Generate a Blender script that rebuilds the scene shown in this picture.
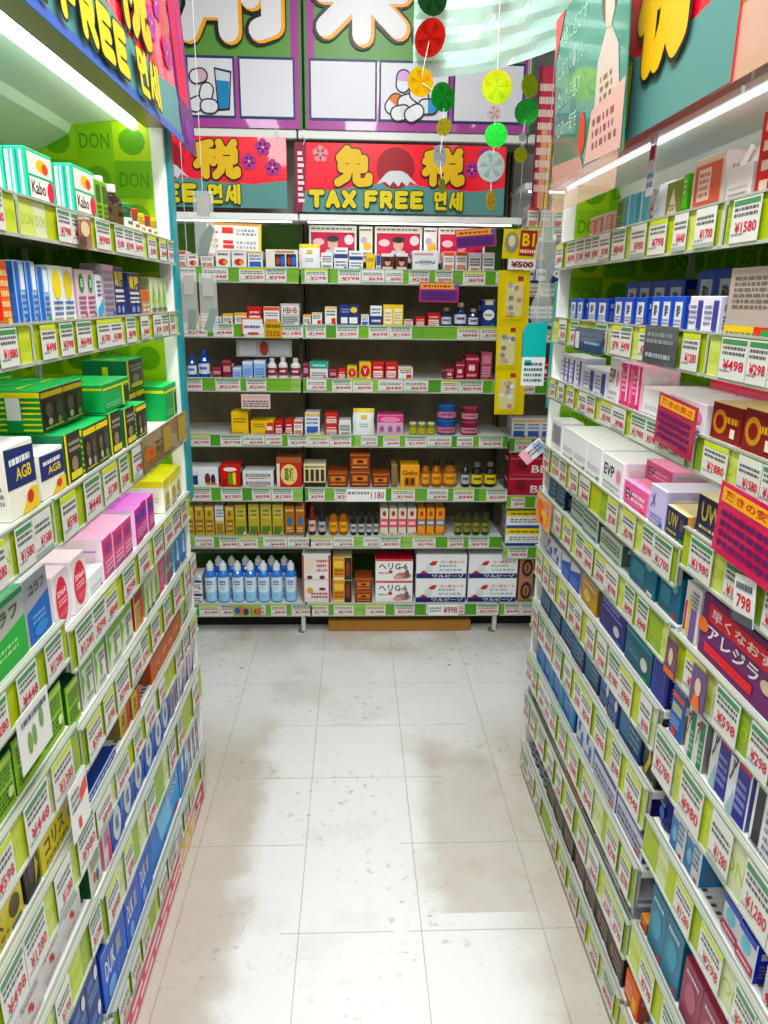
import bpy, bmesh, math, random
from mathutils import Vector, Matrix
R = math.radians
SC = bpy.context.scene
for o in list(bpy.data.objects):
    bpy.data.objects.remove(o, do_unlink=True)
C = SC.collection
rnd = random.Random(7)

# ------------------------------------------------------------------ camera, world, lights, exposure
cam_d = bpy.data.cameras.new('camera'); cam = bpy.data.objects.new('camera', cam_d); C.objects.link(cam)
F, PITCH, YAW, ROLL, EYE = 731.5, .28506, .04245, .01338, 1.51
cam_d.sensor_fit = 'VERTICAL'; cam_d.sensor_height = 36; cam_d.lens = F * 36 / 1024; cam_d.clip_start = .02
fw = Vector((math.sin(YAW) * math.cos(PITCH), math.cos(YAW) * math.cos(PITCH), -math.sin(PITCH)))
rt = Vector((math.cos(YAW), -math.sin(YAW), 0)); up = rt.cross(fw)
c_, s_ = math.cos(ROLL), math.sin(ROLL)
r2 = rt * c_ + (-up) * (-s_); u2 = up * c_ + rt * (-s_)
r2 = rt * c_ + up * s_; u2 = -rt * s_ + up * c_
cam.matrix_world = Matrix(((r2.x, u2.x, -fw.x, 0), (r2.y, u2.y, -fw.y, 0), (r2.z, u2.z, -fw.z, EYE), (0, 0, 0, 1)))
SC.camera = cam

SC.view_settings.view_transform = 'Standard'; SC.view_settings.look = 'None'
SC.view_settings.gamma = 1; SC.view_settings.use_curve_mapping = False
SC.view_settings.exposure = -0.10
W = bpy.data.worlds.new('world'); SC.world = W; W.use_nodes = True
W.node_tree.nodes['Background'].inputs[0].default_value = (.93, .97, 1, 1)
W.node_tree.nodes['Background'].inputs[1].default_value = 0.27

def area(name, loc, sx, sy, power, rot=(0, 0, 0), col=(.98, .99, 1)):
    l = bpy.data.lights.new(name, 'AREA'); l.shape = 'RECTANGLE'; l.size = sx; l.size_y = sy; l.energy = power; l.color = col
    o = bpy.data.objects.new(name, l); C.objects.link(o); o.location = loc; o.rotation_euler = rot
    return o
area('ceiling_lamp_light', (.05, .9, 2.86), .25, 3.2, 74)
area('ceiling_lamp_light', (-.75, -1.2, 2.86), .25, 2.4, 36)
area('ceiling_lamp_light', (.85, -1.2, 2.86), .25, 2.4, 36)

# ------------------------------------------------------------------ materials
def lin(c):
    return c / 12.92 if c <= .04045 else ((c + .055) / 1.055) ** 2.4
def rgb(h):
    h = h.lstrip('#'); h = ''.join(c + c for c in h) if len(h) == 3 else h; c = [lin(int(h[i:i + 2], 16) / 255) for i in (0, 2, 4)]; g = .25 * c[0] + .6 * c[1] + .15 * c[2]
    return tuple(min(1, max(.002, g + (x - g) * 1.13)) for x in c) + (1,)
MC = {}
def mat(h, rough=.38, metal=0, alpha=1, emit=0, trans=0, coat=0):
    k = (h, rough, metal, alpha, emit, trans, coat)
    if k in MC: return MC[k]
    m = bpy.data.materials.new('mat_' + h.strip('#')); m.use_nodes = True
    p = m.node_tree.nodes['Principled BSDF']
    p.inputs['Base Color'].default_value = rgb(h); p.inputs['Roughness'].default_value = rough
    p.inputs['Metallic'].default_value = metal; p.inputs['Alpha'].default_value = alpha
    p.inputs['Transmission Weight'].default_value = trans
    p.inputs['Coat Weight'].default_value = coat
    if not metal and not trans and alpha == 1: p.inputs['Specular IOR Level'].default_value = .32
    if emit:
        p.inputs['Emission Color'].default_value = rgb(h); p.inputs['Emission Strength'].default_value = emit
    MC[k] = m
    return m

def noisy(name, base, other, scale, rough=.4, lo=.45, hi=.6, bump=0):
    m = bpy.data.materials.new(name); m.use_nodes = True; nt = m.node_tree; N = nt.nodes; L = nt.links
    p = N['Principled BSDF']; tc = N.new('ShaderNodeTexCoord'); n = N.new('ShaderNodeTexNoise'); n.inputs['Scale'].default_value = scale
    n.inputs['Detail'].default_value = 4
    r = N.new('ShaderNodeValToRGB'); r.color_ramp.elements[0].position = lo; r.color_ramp.elements[1].position = hi
    r.color_ramp.elements[0].color = rgb(base); r.color_ramp.elements[1].color = rgb(other)
    L.new(tc.outputs['Object'], n.inputs['Vector']); L.new(n.outputs['Fac'], r.inputs['Fac']); L.new(r.outputs['Color'], p.inputs['Base Color'])
    p.inputs['Roughness'].default_value = rough
    return m
STEEL = noisy('painted_shelf_steel', '#e9ebe6', '#d9dcd6', 9, .35)
DIM = noisy('shelf_back_board', '#94886f', '#7d725f', 6, .7)
CLEAR = mat('#f4fbf4', .08, alpha=.28, coat=.5)

# ------------------------------------------------------------------ mesh collector
class MB:
    """collects shapes with a material per face, then links them as ONE mesh"""
    def __init__(s): s.v = []; s.f = []; s.m = []; s.mats = []
    def mi(s, m):
        if isinstance(m, str): m = mat(m)
        if m not in s.mats: s.mats.append(m)
        return s.mats.index(m)
    def poly(s, pts, m):
        b = len(s.v); s.v += [tuple(p) for p in pts]; s.f.append(tuple(range(b, b + len(pts)))); s.m.append(s.mi(m))
    def box(s, x0, y0, z0, x1, y1, z1, m, mt=None, ms=None, ch=0):
        """axis box; mt top material, ms side (x) material; ch = chamfer"""
        mt = mt or m; ms = ms or m
        if ch <= 0:
            P = [(x0, y0, z0), (x1, y0, z0), (x1, y1, z0), (x0, y1, z0), (x0, y0, z1), (x1, y0, z1), (x1, y1, z1), (x0, y1, z1)]
            for q, mm in (((0, 1, 5, 4), m), ((1, 2, 6, 5), ms), ((2, 3, 7, 6), m), ((3, 0, 4, 7), ms), ((4, 5, 6, 7), mt), ((3, 2, 1, 0), mt)):
                s.poly([P[i] for i in q], mm)
            return
        c = ch; X = (x0, x1); Y = (y0, y1); Z = (z0, z1)
        def q(a, b, cc): return (a, b, cc)
        s.poly([(x0 + c, y0, z0 + c), (x1 - c, y0, z0 + c), (x1 - c, y0, z1 - c), (x0 + c, y0, z1 - c)], m)
        s.poly([(x1 - c, y1, z0 + c), (x0 + c, y1, z0 + c), (x0 + c, y1, z1 - c), (x1 - c, y1, z1 - c)], m)
        s.poly([(x1, y0 + c, z0 + c), (x1, y1 - c, z0 + c), (x1, y1 - c, z1 - c), (x1, y0 + c, z1 - c)], ms)
        s.poly([(x0, y1 - c, z0 + c), (x0, y0 + c, z0 + c), (x0, y0 + c, z1 - c), (x0, y1 - c, z1 - c)], ms)
        s.poly([(x0 + c, y0 + c, z1), (x1 - c, y0 + c, z1), (x1 - c, y1 - c, z1), (x0 + c, y1 - c, z1)], mt)
        s.poly([(x0 + c, y1 - c, z0), (x1 - c, y1 - c, z0), (x1 - c, y0 + c, z0), (x0 + c, y0 + c, z0)], mt)
        for xa, sx in ((x0, 1), (x1, -1)):
            for ya, sy in ((y0, 1), (y1, -1)):
                a = [(xa + sx * c, ya, z0 + c), (xa, ya + sy * c, z0 + c), (xa, ya + sy * c, z1 - c), (xa + sx * c, ya, z1 - c)]
                if sx * sy > 0: a.reverse()
                s.poly(a, m)
                for za, sz in ((z0, 1), (z1, -1)):
                    t = [(xa + sx * c, ya, za + sz * c), (xa, ya + sy * c, za + sz * c), (xa + sx * c, ya + sy * c, za)]
                    if sx * sy * sz < 0: t.reverse()
                    s.poly(t, m)
        for za, sz in ((z0, 1), (z1, -1)):
            for ya, sy in ((y0, 1), (y1, -1)):
                a = [(x0 + c, ya, za + sz * c), (x1 - c, ya, za + sz * c), (x1 - c, ya + sy * c, za), (x0 + c, ya + sy * c, za)]
                if sy * sz > 0: a.reverse()
                s.poly(a, mt)
            for xa, sx in ((x0, 1), (x1, -1)):
                a = [(xa, y0 + c, za + sz * c), (xa, y1 - c, za + sz * c), (xa + sx * c, y1 - c, za), (xa + sx * c, y0 + c, za)]
                if sx * sz < 0: a.reverse()
                s.poly(a, mt)
    def lathe(s, cx, cy, prof, m, n=14):
        """prof: (radius, z[, material])"""
        for i in range(len(prof) - 1):
            (r0, z0), (r1, z1) = prof[i][:2], prof[i + 1][:2]
            mm = prof[i][2] if len(prof[i]) > 2 else m
            for k in range(n):
                a, b = 2 * math.pi * k / n, 2 * math.pi * (k + 1) / n
                P = [(cx + r0 * math.cos(a), cy + r0 * math.sin(a), z0), (cx + r0 * math.cos(b), cy + r0 * math.sin(b), z0),
                     (cx + r1 * math.cos(b), cy + r1 * math.sin(b), z1), (cx + r1 * math.cos(a), cy + r1 * math.sin(a), z1)]
                if r0 < 1e-5: P = P[1:]
                if r1 < 1e-5: P = P[:3]
                s.poly(P, mm)
    def tube(s, pts, r, m, n=6):
        pts = [Vector(p) for p in pts]
        for a, b in zip(pts, pts[1:]):
            d = (b - a).normalized(); h = Vector((0, 0, 1)) if abs(d.z) < .9 else Vector((1, 0, 0))
            e1 = d.cross(h).normalized(); e2 = d.cross(e1)
            ring = [(math.cos(2 * math.pi * k / n), math.sin(2 * math.pi * k / n)) for k in range(n)]
            for k in range(n):
                (c0, s0), (c1, s1) = ring[k], ring[(k + 1) % n]
                s.poly([a + e1 * c0 * r + e2 * s0 * r, a + e1 * c1 * r + e2 * s1 * r, b + e1 * c1 * r + e2 * s1 * r, b + e1 * c0 * r + e2 * s0 * r], m)
    def mesh(s, name, smooth=False):
        me = bpy.data.meshes.new(name); me.from_pydata(s.v, [], s.f); me.update()
        for m in s.mats: me.materials.append(m)
        me.polygons.foreach_set('material_index', s.m)
        if smooth: me.polygons.foreach_set('use_smooth', [True] * len(s.f))
        me.update()
        return me
    def build(s, name, parent=None, smooth=False):
        o = bpy.data.objects.new(name, s.mesh(name, smooth)); C.objects.link(o)
        if parent: o.parent = parent
        return o

TXT = {}
def text_geo(t, fat=0):
    """triangles of a string, normalised so that its height is 1, starting at x=0"""
    k = (t, fat)
    if k in TXT: return TXT[k]
    cu = bpy.data.curves.new('t', 'FONT'); cu.body = t; cu.size = 1; cu.resolution_u = 2; cu.offset = fat; cu.fill_mode = 'FRONT'
    o = bpy.data.objects.new('t', cu); C.objects.link(o)
    dg = bpy.context.evaluated_depsgraph_get(); me = bpy.data.meshes.new_from_object(o.evaluated_get(dg))
    vs = [v.co.copy() for v in me.vertices]; fs = [tuple(p.vertices) for p in me.polygons]
    bpy.data.objects.remove(o); bpy.data.curves.remove(cu); bpy.data.meshes.remove(me)
    if not vs: vs = [Vector((0, 0, 0)), Vector((1, 0, 0)), Vector((1, 1, 0))]; fs = [(0, 1, 2)]
    x0 = min(v.x for v in vs); x1 = max(v.x for v in vs); y0 = min(v.y for v in vs); y1 = max(v.y for v in vs)
    TXT[k] = (vs, fs, x0, x1, y0, y1)
    return TXT[k]

class Face:
    """draws on a flat face of an MB: origin o, unit axes ex, ey, size w x h, outward normal n; u, v run 0..1"""
    def __init__(s, mb, o, ex, ey, w, h):
        s.mb = mb; s.o = Vector(o); s.ex = Vector(ex); s.ey = Vector(ey); s.w = w; s.h = h; s.n = s.ex.cross(s.ey); s.lift = .0003
    def p(s, u, v): return s.o + s.ex * (u * s.w) + s.ey * (v * s.h) + s.n * s.lift
    def up(s, k=1): s.lift += .00025 * k
    def rect(s, u0, v0, u1, v1, c): s.mb.poly([s.p(u0, v0), s.p(u1, v0), s.p(u1, v1), s.p(u0, v1)], c)
    def pol(s, pts, c): s.mb.poly([s.p(u, v) for u, v in pts], c)
    def ell(s, cu, cv, ru, rv, c, n=14): s.mb.poly([s.p(cu + ru * math.cos(2 * math.pi * k / n), cv + rv * math.sin(2 * math.pi * k / n)) for k in range(n)], c)
    def text(s, t, u0, v0, u1, v1, c, fat=0, slot=None):
        vs, fs, x0, x1, y0, y1 = slot and text_geo(t, slot)[:2] + text_geo(t, 0)[2:] or text_geo(t, fat)
        su = (u1 - u0) / max(1e-6, x1 - x0); sv = (v1 - v0) / max(1e-6, y1 - y0)
        b = len(s.mb.v)
        s.mb.v += [tuple(s.p(u0 + (v.x - x0) * su, v0 + (v.y - y0) * sv)) for v in vs]
        k = s.mb.mi(c)
        for f in fs: s.mb.f.append(tuple(b + i for i in f)); s.mb.m.append(k)
    def lines(s, u0, v0, u1, v1, n, c, seed=1):
        r = random.Random(seed); dv = (v1 - v0) / n
        for i in range(n):
            a = v0 + dv * i; u = u0
            while u < u1 - .02:
                e = min(u1, u + r.uniform(.04, .16) * max(.35, (u1 - u0)))
                s.rect(u, a + dv * .22, e, a + dv * .78, c); u = e + .025

def link(name, me, loc=(0, 0, 0), rz=0, parent=None):
    o = bpy.data.objects.new(name, me); C.objects.link(o); o.location = loc; o.rotation_euler = (0, 0, rz)
    if parent: o.parent = parent
    return o
def tag(o, label=None, cat=None, group=None, kind=None):
    if label: o['label'] = label
    if cat: o['category'] = cat
    if group: o['group'] = group
    if kind: o['kind'] = kind
    return o
ORD = 'first second third fourth fifth sixth seventh eighth ninth tenth eleventh twelfth thirteenth fourteenth fifteenth sixteenth seventeenth eighteenth nineteenth twentieth'.split()
def ordw(i): return ORD[i] if i < 20 else 'twenty-' + ORD[i - 20]

# ------------------------------------------------------------------ geometry of the aisle (metres)
XL, XR, YB = -.462, .56, 3.13          # the planes of the price rails
ENDL, ENDR = 2.0, 2.11                 # where the two side racks end
BAYL, BAYR = 1.095, 1.165              # where their bays meet
NEAR = .55
DEP = .40
SIDE = {'L': dict(x=XL, sg=-1, rz=R(90), end=ENDL, bay=BAYL, name='tube-lit rack'),
        'R': dict(x=XR, sg=1, rz=R(-90), end=ENDR, bay=BAYR, name='green-poster rack')}
# rail (bottom, top) far bay, near bay
RAIL = {'L': [((1.583, 1.641),) * 2, ((1.41, 1.47),) * 2, ((1.128, 1.208), (1.135, 1.208)), ((.908, .985), (.94, 1.012)),
              ((.72, .803), (.738, .826)), ((.562, .632), (.562, .655)), ((.345, .45), (.383, .47)), ((.105, .182),) * 2],
        'R': [((1.588, 1.658),) * 2, ((1.395, 1.465),) * 2, ((1.24, 1.30), (1.24, 1.305)), ((1.03, 1.105), (1.075, 1.147)),
              ((.882, .962), (.877, .957)), ((.698, .79), (.667, .765)), ((.52, .615), (.484, .57)), ((.335, .43), None),
              ((.20, .292), (.222, .316)), ((.02, .098), (.02, .098))]}
BRAIL = [(1.56, 1.622), (1.342, 1.40), (1.12, 1.18), (.884, .94), (.64, .705), (.42, .48), (.088, .152)]
BBAY = [-1.12, -.222, .675, 1.57]
BRAIL_R = [(1.735, 1.795), (1.52, 1.575), (1.335, 1.39), (1.12, 1.18), (.865, .93), (.61, .67), (.37, .43), (.088, .152)]

# ------------------------------------------------------------------ floor, ceiling, back wall
def floor_mat():
    m = bpy.data.materials.new('worn_vinyl_tiles'); m.use_nodes = True; nt = m.node_tree; N = nt.nodes; L = nt.links
    p = N['Principled BSDF']; tc = N.new('ShaderNodeTexCoord'); sep = N.new('ShaderNodeSeparateXYZ'); L.new(tc.outputs['Object'], sep.inputs[0])
    def M(op, a, b=None, c=None):
        n = N.new('ShaderNodeMath'); n.operation = op
        for i, q in enumerate((a, b, c)):
            if q is None: continue
            if isinstance(q, (int, float)): n.inputs[i].default_value = q
            else: L.new(q, n.inputs[i])
        return n.outputs[0]
    def noise(scale, det=3, vec=None):
        n = N.new('ShaderNodeTexNoise'); n.inputs['Scale'].default_value = scale; n.inputs['Detail'].default_value = det
        L.new(vec or tc.outputs['Object'], n.inputs['Vector']); return n.outputs['Fac']
    X, Y = sep.outputs[0], sep.outputs[1]
    T = .3048
    def line(co, off):
        f = M('FRACT', M('DIVIDE', M('SUBTRACT', co, off - 30 * T), T)); d = M('MINIMUM', f, M('SUBTRACT', 1, f))
        return M('LESS_THAN', d, .0042)
    lx = line(X, -.4406); ly = line(Y, 1.4474)
    brk = M('GREATER_THAN', noise(3.1, 4), .44)
    seam = M('MULTIPLY', M('MAXIMUM', lx, M('MULTIPLY', ly, brk)), M('ADD', .25, M('MULTIPLY', noise(6), .75)))
    def ss(v, a, b):
        n = N.new('ShaderNodeMapRange'); n.interpolation_type = 'SMOOTHSTEP'; n.inputs[1].default_value = a; n.inputs[2].default_value = b
        L.new(v, n.inputs[0]); return n.outputs[0]
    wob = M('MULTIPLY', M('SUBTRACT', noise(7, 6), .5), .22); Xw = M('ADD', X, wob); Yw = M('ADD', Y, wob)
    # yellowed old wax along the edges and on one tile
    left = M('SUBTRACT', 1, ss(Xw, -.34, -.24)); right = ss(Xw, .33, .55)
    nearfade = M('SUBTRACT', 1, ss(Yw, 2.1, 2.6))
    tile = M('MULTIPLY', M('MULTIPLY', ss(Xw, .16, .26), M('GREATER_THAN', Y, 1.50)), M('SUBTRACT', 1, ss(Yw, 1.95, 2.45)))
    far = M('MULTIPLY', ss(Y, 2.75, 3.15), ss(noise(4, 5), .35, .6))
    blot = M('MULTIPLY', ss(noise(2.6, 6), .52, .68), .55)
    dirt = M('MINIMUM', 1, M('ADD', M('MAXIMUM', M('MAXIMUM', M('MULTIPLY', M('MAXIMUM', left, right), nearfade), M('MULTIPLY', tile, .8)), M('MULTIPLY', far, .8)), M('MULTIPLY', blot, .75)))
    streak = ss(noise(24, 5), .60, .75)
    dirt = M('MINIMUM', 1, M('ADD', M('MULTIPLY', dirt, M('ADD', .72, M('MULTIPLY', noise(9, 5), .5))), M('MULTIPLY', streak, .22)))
    def mix(f, a, b):
        n = N.new('ShaderNodeMix'); n.data_type = 'RGBA'; L.new(f, n.inputs['Factor'])
        for i, q in (('A', a), ('B', b)):
            if isinstance(q, str): [x for x in n.inputs if x.name == i and x.type == 'RGBA'][0].default_value = rgb(q)
            else: L.new(q, [x for x in n.inputs if x.name == i and x.type == 'RGBA'][0])
        return [x for x in n.outputs if x.type == 'RGBA'][0]
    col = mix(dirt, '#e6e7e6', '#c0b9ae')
    v = N.new('ShaderNodeTexVoronoi'); v.inputs['Scale'].default_value = 3.3; L.new(tc.outputs['Object'], v.inputs['Vector'])
    spot = M('LESS_THAN', v.outputs['Distance'], .022)
    scuff = M('MULTIPLY', ss(noise(38, 5), .60, .68), ss(noise(1.9, 3), .44, .60))
    col = mix(M('MULTIPLY', scuff, .55), col, '#9a9184')
    col = mix(M('MULTIPLY', spot, .85), col, '#4a4640')
    col = mix(M('MULTIPLY', seam, .85), col, '#77746e')
    L.new(col, p.inputs['Base Color'])
    L.new(M('ADD', .22, M('MULTIPLY', dirt, .25)), p.inputs['Roughness'])
    return m
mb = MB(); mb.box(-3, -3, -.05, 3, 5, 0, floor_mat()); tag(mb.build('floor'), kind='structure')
mb = MB(); mb.box(-3, -3, 2.95, 3, 5, 3.0, noisy('ceiling_board', '#e4e6e2', '#d8dad6', 3, .8)); tag(mb.build('ceiling'), kind='structure')
mb = MB(); mb.box(-3, 3.75, 0, 3, 3.85, 2.95, noisy('wall_paint', '#b9bab4', '#a9aaa4', 2, .8)); tag(mb.build('wall_back'), kind='structure')

for (fx, fy, ln) in ((.05, .9, 3.2), (-.75, -1.2, 2.4), (.85, -1.2, 2.4)):
    mb = MB(); mb.box(fx - .16, fy - ln / 2 - .05, 2.88, fx + .16, fy + ln / 2 + .05, 2.95, mat('#eef0ee', .4), ch=.01)
    o = mb.build('ceiling_light'); o['label'] = 'long white fluorescent ceiling fixture over the ' + ('aisle floor' if fx == .05 else 'spot behind the viewer, ' + ('tube-lit side' if fx < 0 else 'poster side')); o['category'] = 'ceiling light'

# ------------------------------------------------------------------ racks
LIME, GRASS, PALE = '#c9dd3c', '#74b72e', '#dfe8cc'
def rail_mesh(w, h, seed, side, hue):
    """clear price channel: pale paper insert with coloured spacer cards, lips above and below. local x 0..w, z 0..h, front is -y"""
    mb = MB(); r = random.Random(seed)
    mb.box(0, 0, 0, w, .004, h, mat('#bfc7b0' if hue == 'side' else '#6a9c4a', .3), ch=.0008)
    mb.box(0, -.004, 0, w, .001, .005, mat('#b4bdb0', .2, coat=.5)); mb.box(0, -.004, h - .0035, w, .001, h, mat('#a9b2a4' if hue == 'side' else '#c4ccc0', .2, coat=.5))
    f = Face(mb, (0, 0, .005), (1, 0, 0), (0, 0, 1), w, h - .009)
    u = 0
    while u < w - .01:
        e = min(w, u + r.uniform(.035, .09)); c = r.choice(['#b7c638', '#c4d152', '#a6ba34', '#d3dbb0', '#cbd878', '#8fae44'] if hue == 'side' else ['#62a038', '#549438', '#7cb044', '#96bf62', '#6ea644'])
        f.rect(u / w, .0, e / w, 1, c)
        f.up(); f.text('DON', (u + .004) / w, .3, (e - .004) / w, .62, '#b5c93a' if hue == 'side' else '#5c9f3c', .0); f.up(-1); u = e + .001
    return mb.mesh('price_rail')

def shelf_part(rack, w, rb, rt, depth, seed, loc, rz, hue='side', light=False, slots=False):
    """shelf tray with its price rail as a child; local x 0..w along the rack, -y towards the aisle"""
    mb = MB(); top = rt - .006; t = .018
    mb.box(.002, .012, top - t, w - .002, depth, top, STEEL, ch=.002)
    mb.box(.002, .006, top - t, w - .002, .0118, top, mat('#a8aca6', .4, metal=.3))
    mb.box(.002, .006, rb + .003, w - .002, .012, top - t, mat('#a8aca6', .4, metal=.3))
    if slots:
        f = Face(mb, (0, .012, top), (1, 0, 0), (0, 1, 0), w, depth)
        n = int(w / .016)
        for i in range(n): f.rect((i + .25) / n, .03, (i + .7) / n, .055, '#5a5a58')
    s = link('shelf', mb.mesh('shelf'), loc, rz, rack)
    r = link('price_rail', rail_mesh(w - .004, rt - rb, seed, rack.name, hue), (.002, 0, rb), 0, s)
    if light:
        lb = MB(); lb.box(.03, .05, top - t - .008, w - .03, .07, top - t - .0005, mat('#fdfff6', .3, emit=light)); lb.build('light_strip', s)
    return s

def side_rack(side, near):
    S = SIDE[side]; y0, y1 = (NEAR, S['bay'] - .004) if near else (S['bay'] + .004, S['end'])
    w = y1 - y0; sg = S['sg']
    root = bpy.data.objects.new('display_rack', None); C.objects.link(root)
    # local frame: origin on the floor at the start of the bay, x along the rack in reading direction, +y away from the aisle
    root.location = (S['x'], y0 if side == 'L' else y1, 0); root.rotation_euler = (0, 0, S['rz'])
    rails = [r[1 if near else 0] for r in RAIL[side]]
    for i, r in enumerate(rails):
        if r is None: continue
        lit = {('L', 1): 7, ('L', 2): 7, ('R', 1): 3, ('R', 2): 4.5}.get((side, i), 0)
        low = i >= 4
        shelf_part(root, w, r[0], r[1], DEP - .02, ord(side) * 7 + near * 301 + i * 31, (0, 0, 0), 0, light=lit, slots=low)
    H = 2.0 if side == 'L' else 1.92
    mb = MB(); mb.box(0, DEP - .02, 0, w, DEP, H, mat('#8fbf3a', .6))
    f = Face(mb, (0, DEP - .021, 0), (1, 0, 0), (0, 0, 1), w, H)
    don_grid(f, w, H); mb.build('back_panel', root)
    mb = MB(); mb.box(0, .03, 0, w, DEP, .05 if side == 'L' else .018, mat('#cfcfc8', .5)); mb.box(0, .004, 0, w, .03, .10 if side == 'L' else .018, mat('#d8d4c8', .5), ch=.002)
    if side == 'L':
        f = Face(mb, (0, .004, .0), (1, 0, 0), (0, 0, 1), w, .1)
        f.rect(.02, .05, .97, .85, '#f3d9dc'); f.up(); f.rect(.03, .12, .60, .78, '#e0476c'); f.rect(.62, .12, .80, .78, '#e9c34a'); f.rect(.8, .12, .95, .78, '#c23558'); f.up()
        f.lines(.05, .2, .93, .7, 2, '#f8e6e8', 5)
    mb.build('base', root)
    # uprights
    for i, xx in enumerate((0, w)):
        mb = MB(); a, b = (xx - .003, xx + .012) if xx == 0 else (xx - .012, xx + .003)
        mb.box(a, DEP - .035, 0, b, DEP - .005, H, mat('#e6e8e4', .4), ch=.001); mb.build('upright', root)
    return root, w, H

def don_grid(f, w, H):
    nx = max(1, int(w / .085)); nz = int(H / .085)
    for i in range(nx):
        for k in range(nz):
            c = ('#a7d22e', '#7fc02c', '#bfe03a', '#93c92c')[(i * 3 + k * 5 + (i * k) % 3) % 4]
            f.rect(i / nx, k / nz, (i + 1) / nx, (k + 1) / nz, c)
    f.up()
    for i in range(nx):
        for k in range(nz):
            if (i + k) % 2: f.text('DON', (i + .1) / nx, (k + .3) / nz, (i + .9) / nx, (k + .7) / nz, '#5f9c1e', .01)
            else:
                f.ell((i + .5) / nx, (k + .5) / nz, .36 / nx, .36 / nz, '#6fae22', 12)
    f.up()

RACK = {}
for side in 'LR':
    for near in (False, True):
        root, w, H = side_rack(side, near); RACK[side, near] = root
        S = SIDE[side]; farx = w if side == 'L' else 0.0     # local x of the end that looks at the back rack
        if not near:
            # end panel with the green pattern, white post and teal edge
            mb = MB(); a, b = (farx, farx + .012) if side == 'L' else (farx - .012, farx)
            mb.box(a, .04, 0, b, DEP, H, mat('#9ccb30', .6))
            if side == 'L': f = Face(mb, (a, DEP, 0), (0, -1, 0), (0, 0, 1), DEP - .04, H)
            else: f = Face(mb, (b, .04, 0), (0, 1, 0), (0, 0, 1), DEP - .04, H)
            don_grid(f, DEP - .04, H); mb.build('end_panel', root)
            mb = MB(); mb.box(a - .002, .008, 0, b + .002, .04, H, mat('#f4f6f2', .3), ch=.002); mb.build('end_post', root)
            mb = MB()
            if side == 'L': mb.box(b + .003, .0, .95, b + .05, .03, H + .02, mat('#1f8f98', .3), ch=.002)
            else: mb.box(a - .05, .012, 1.2, a - .003, .03, 1.56, mat('#17a39c', .3), ch=.002)
            mb.build('teal_edge', root)
        # canopy above the top shelf
        if side == 'L':
            zc = 1.905
            mb = MB(); mb.box(0, .02, zc, w, .05, zc + .06, mat('#a89a86', .4, metal=.4), ch=.002)
            mb.box(0, .05, zc + .03, w, DEP, zc + .045, mat('#cfe2d0', .5)); mb.box(0, -.004, zc - .004, w, .045, zc + .001, mat('#9a8468', .35, metal=.5)); mb.box(0, .045, zc - .002, w, .052, zc + .012, mat('#5c5244', .4))
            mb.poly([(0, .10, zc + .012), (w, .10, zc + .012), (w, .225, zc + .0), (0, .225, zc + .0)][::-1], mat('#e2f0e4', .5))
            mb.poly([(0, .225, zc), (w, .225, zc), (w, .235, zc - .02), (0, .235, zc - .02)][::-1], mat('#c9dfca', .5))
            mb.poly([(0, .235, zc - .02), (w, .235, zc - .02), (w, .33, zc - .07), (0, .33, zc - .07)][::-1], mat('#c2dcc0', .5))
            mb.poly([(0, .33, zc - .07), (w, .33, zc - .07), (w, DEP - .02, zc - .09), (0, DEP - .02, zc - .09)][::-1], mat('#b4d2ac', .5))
            mb.build('canopy', root)
            mb = MB(); mb.box(.0, .055, zc + .012, w, .10, zc + .03, mat('#f4fff6', .4), ch=.003); mb.build('lamp_housing', root)
            mb = MB(); x0, x1 = (.02, w - .0) if near else (0, w + .03)
            mb.lathe(0, 0, [(0, x0), (.011, x0), (.011, x1 - .03), (0, x1 - .03)], mat('#f6fff8', .4, emit=5), 10)
            me = mb.mesh('fluorescent_tube'); me.transform(Matrix(((0, 0, 1, 0), (0, 1, 0, .078), (1, 0, 0, zc + .0), (0, 0, 0, 1)))); link('fluorescent_tube', me, parent=root)
        else:
            zc = 1.80
            mb = MB(); mb.box(0, .0, zc + .0, w, .012, zc + .012, mat('#ffffff', .2), ch=.002)
            mb.poly([(0, .005, zc + .01), (w, .005, zc + .01), (w, .15, zc - .0), (0, .15, zc - .0)][::-1], mat('#f4f5f2', .35))
            mb.poly([(0, .15, zc), (w, .15, zc), (w, .17, zc - .05), (0, .17, zc - .05)][::-1], mat('#eceeea', .35))
            mb.box(0, .012, zc + .012, w, DEP, zc + .03, mat('#d7d9d4', .5))
            for k in range(3): mb.box(0, .02 + k * .012, zc + .03 + k * .02, w, .028 + k * .012, zc + .05 + k * .02, mat('#cfd2cc', .3, metal=.3))
            mb.build('canopy', root)
            mb = MB(); mb.box(.0, .012, zc - .004, w, .018, zc - .0005, mat('#ffffff', .4, emit=7)); mb.build('light_strip', root)
        side_name = 'beneath the glowing fluorescent tube' if side == 'L' else 'beneath the green poster'
        tag(root, ('white multi-shelf medicine rack %s, ' % side_name) + ('bay closer to the viewer' if near else 'bay touching the end post'), 'shelf rack', 'side display racks')

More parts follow.
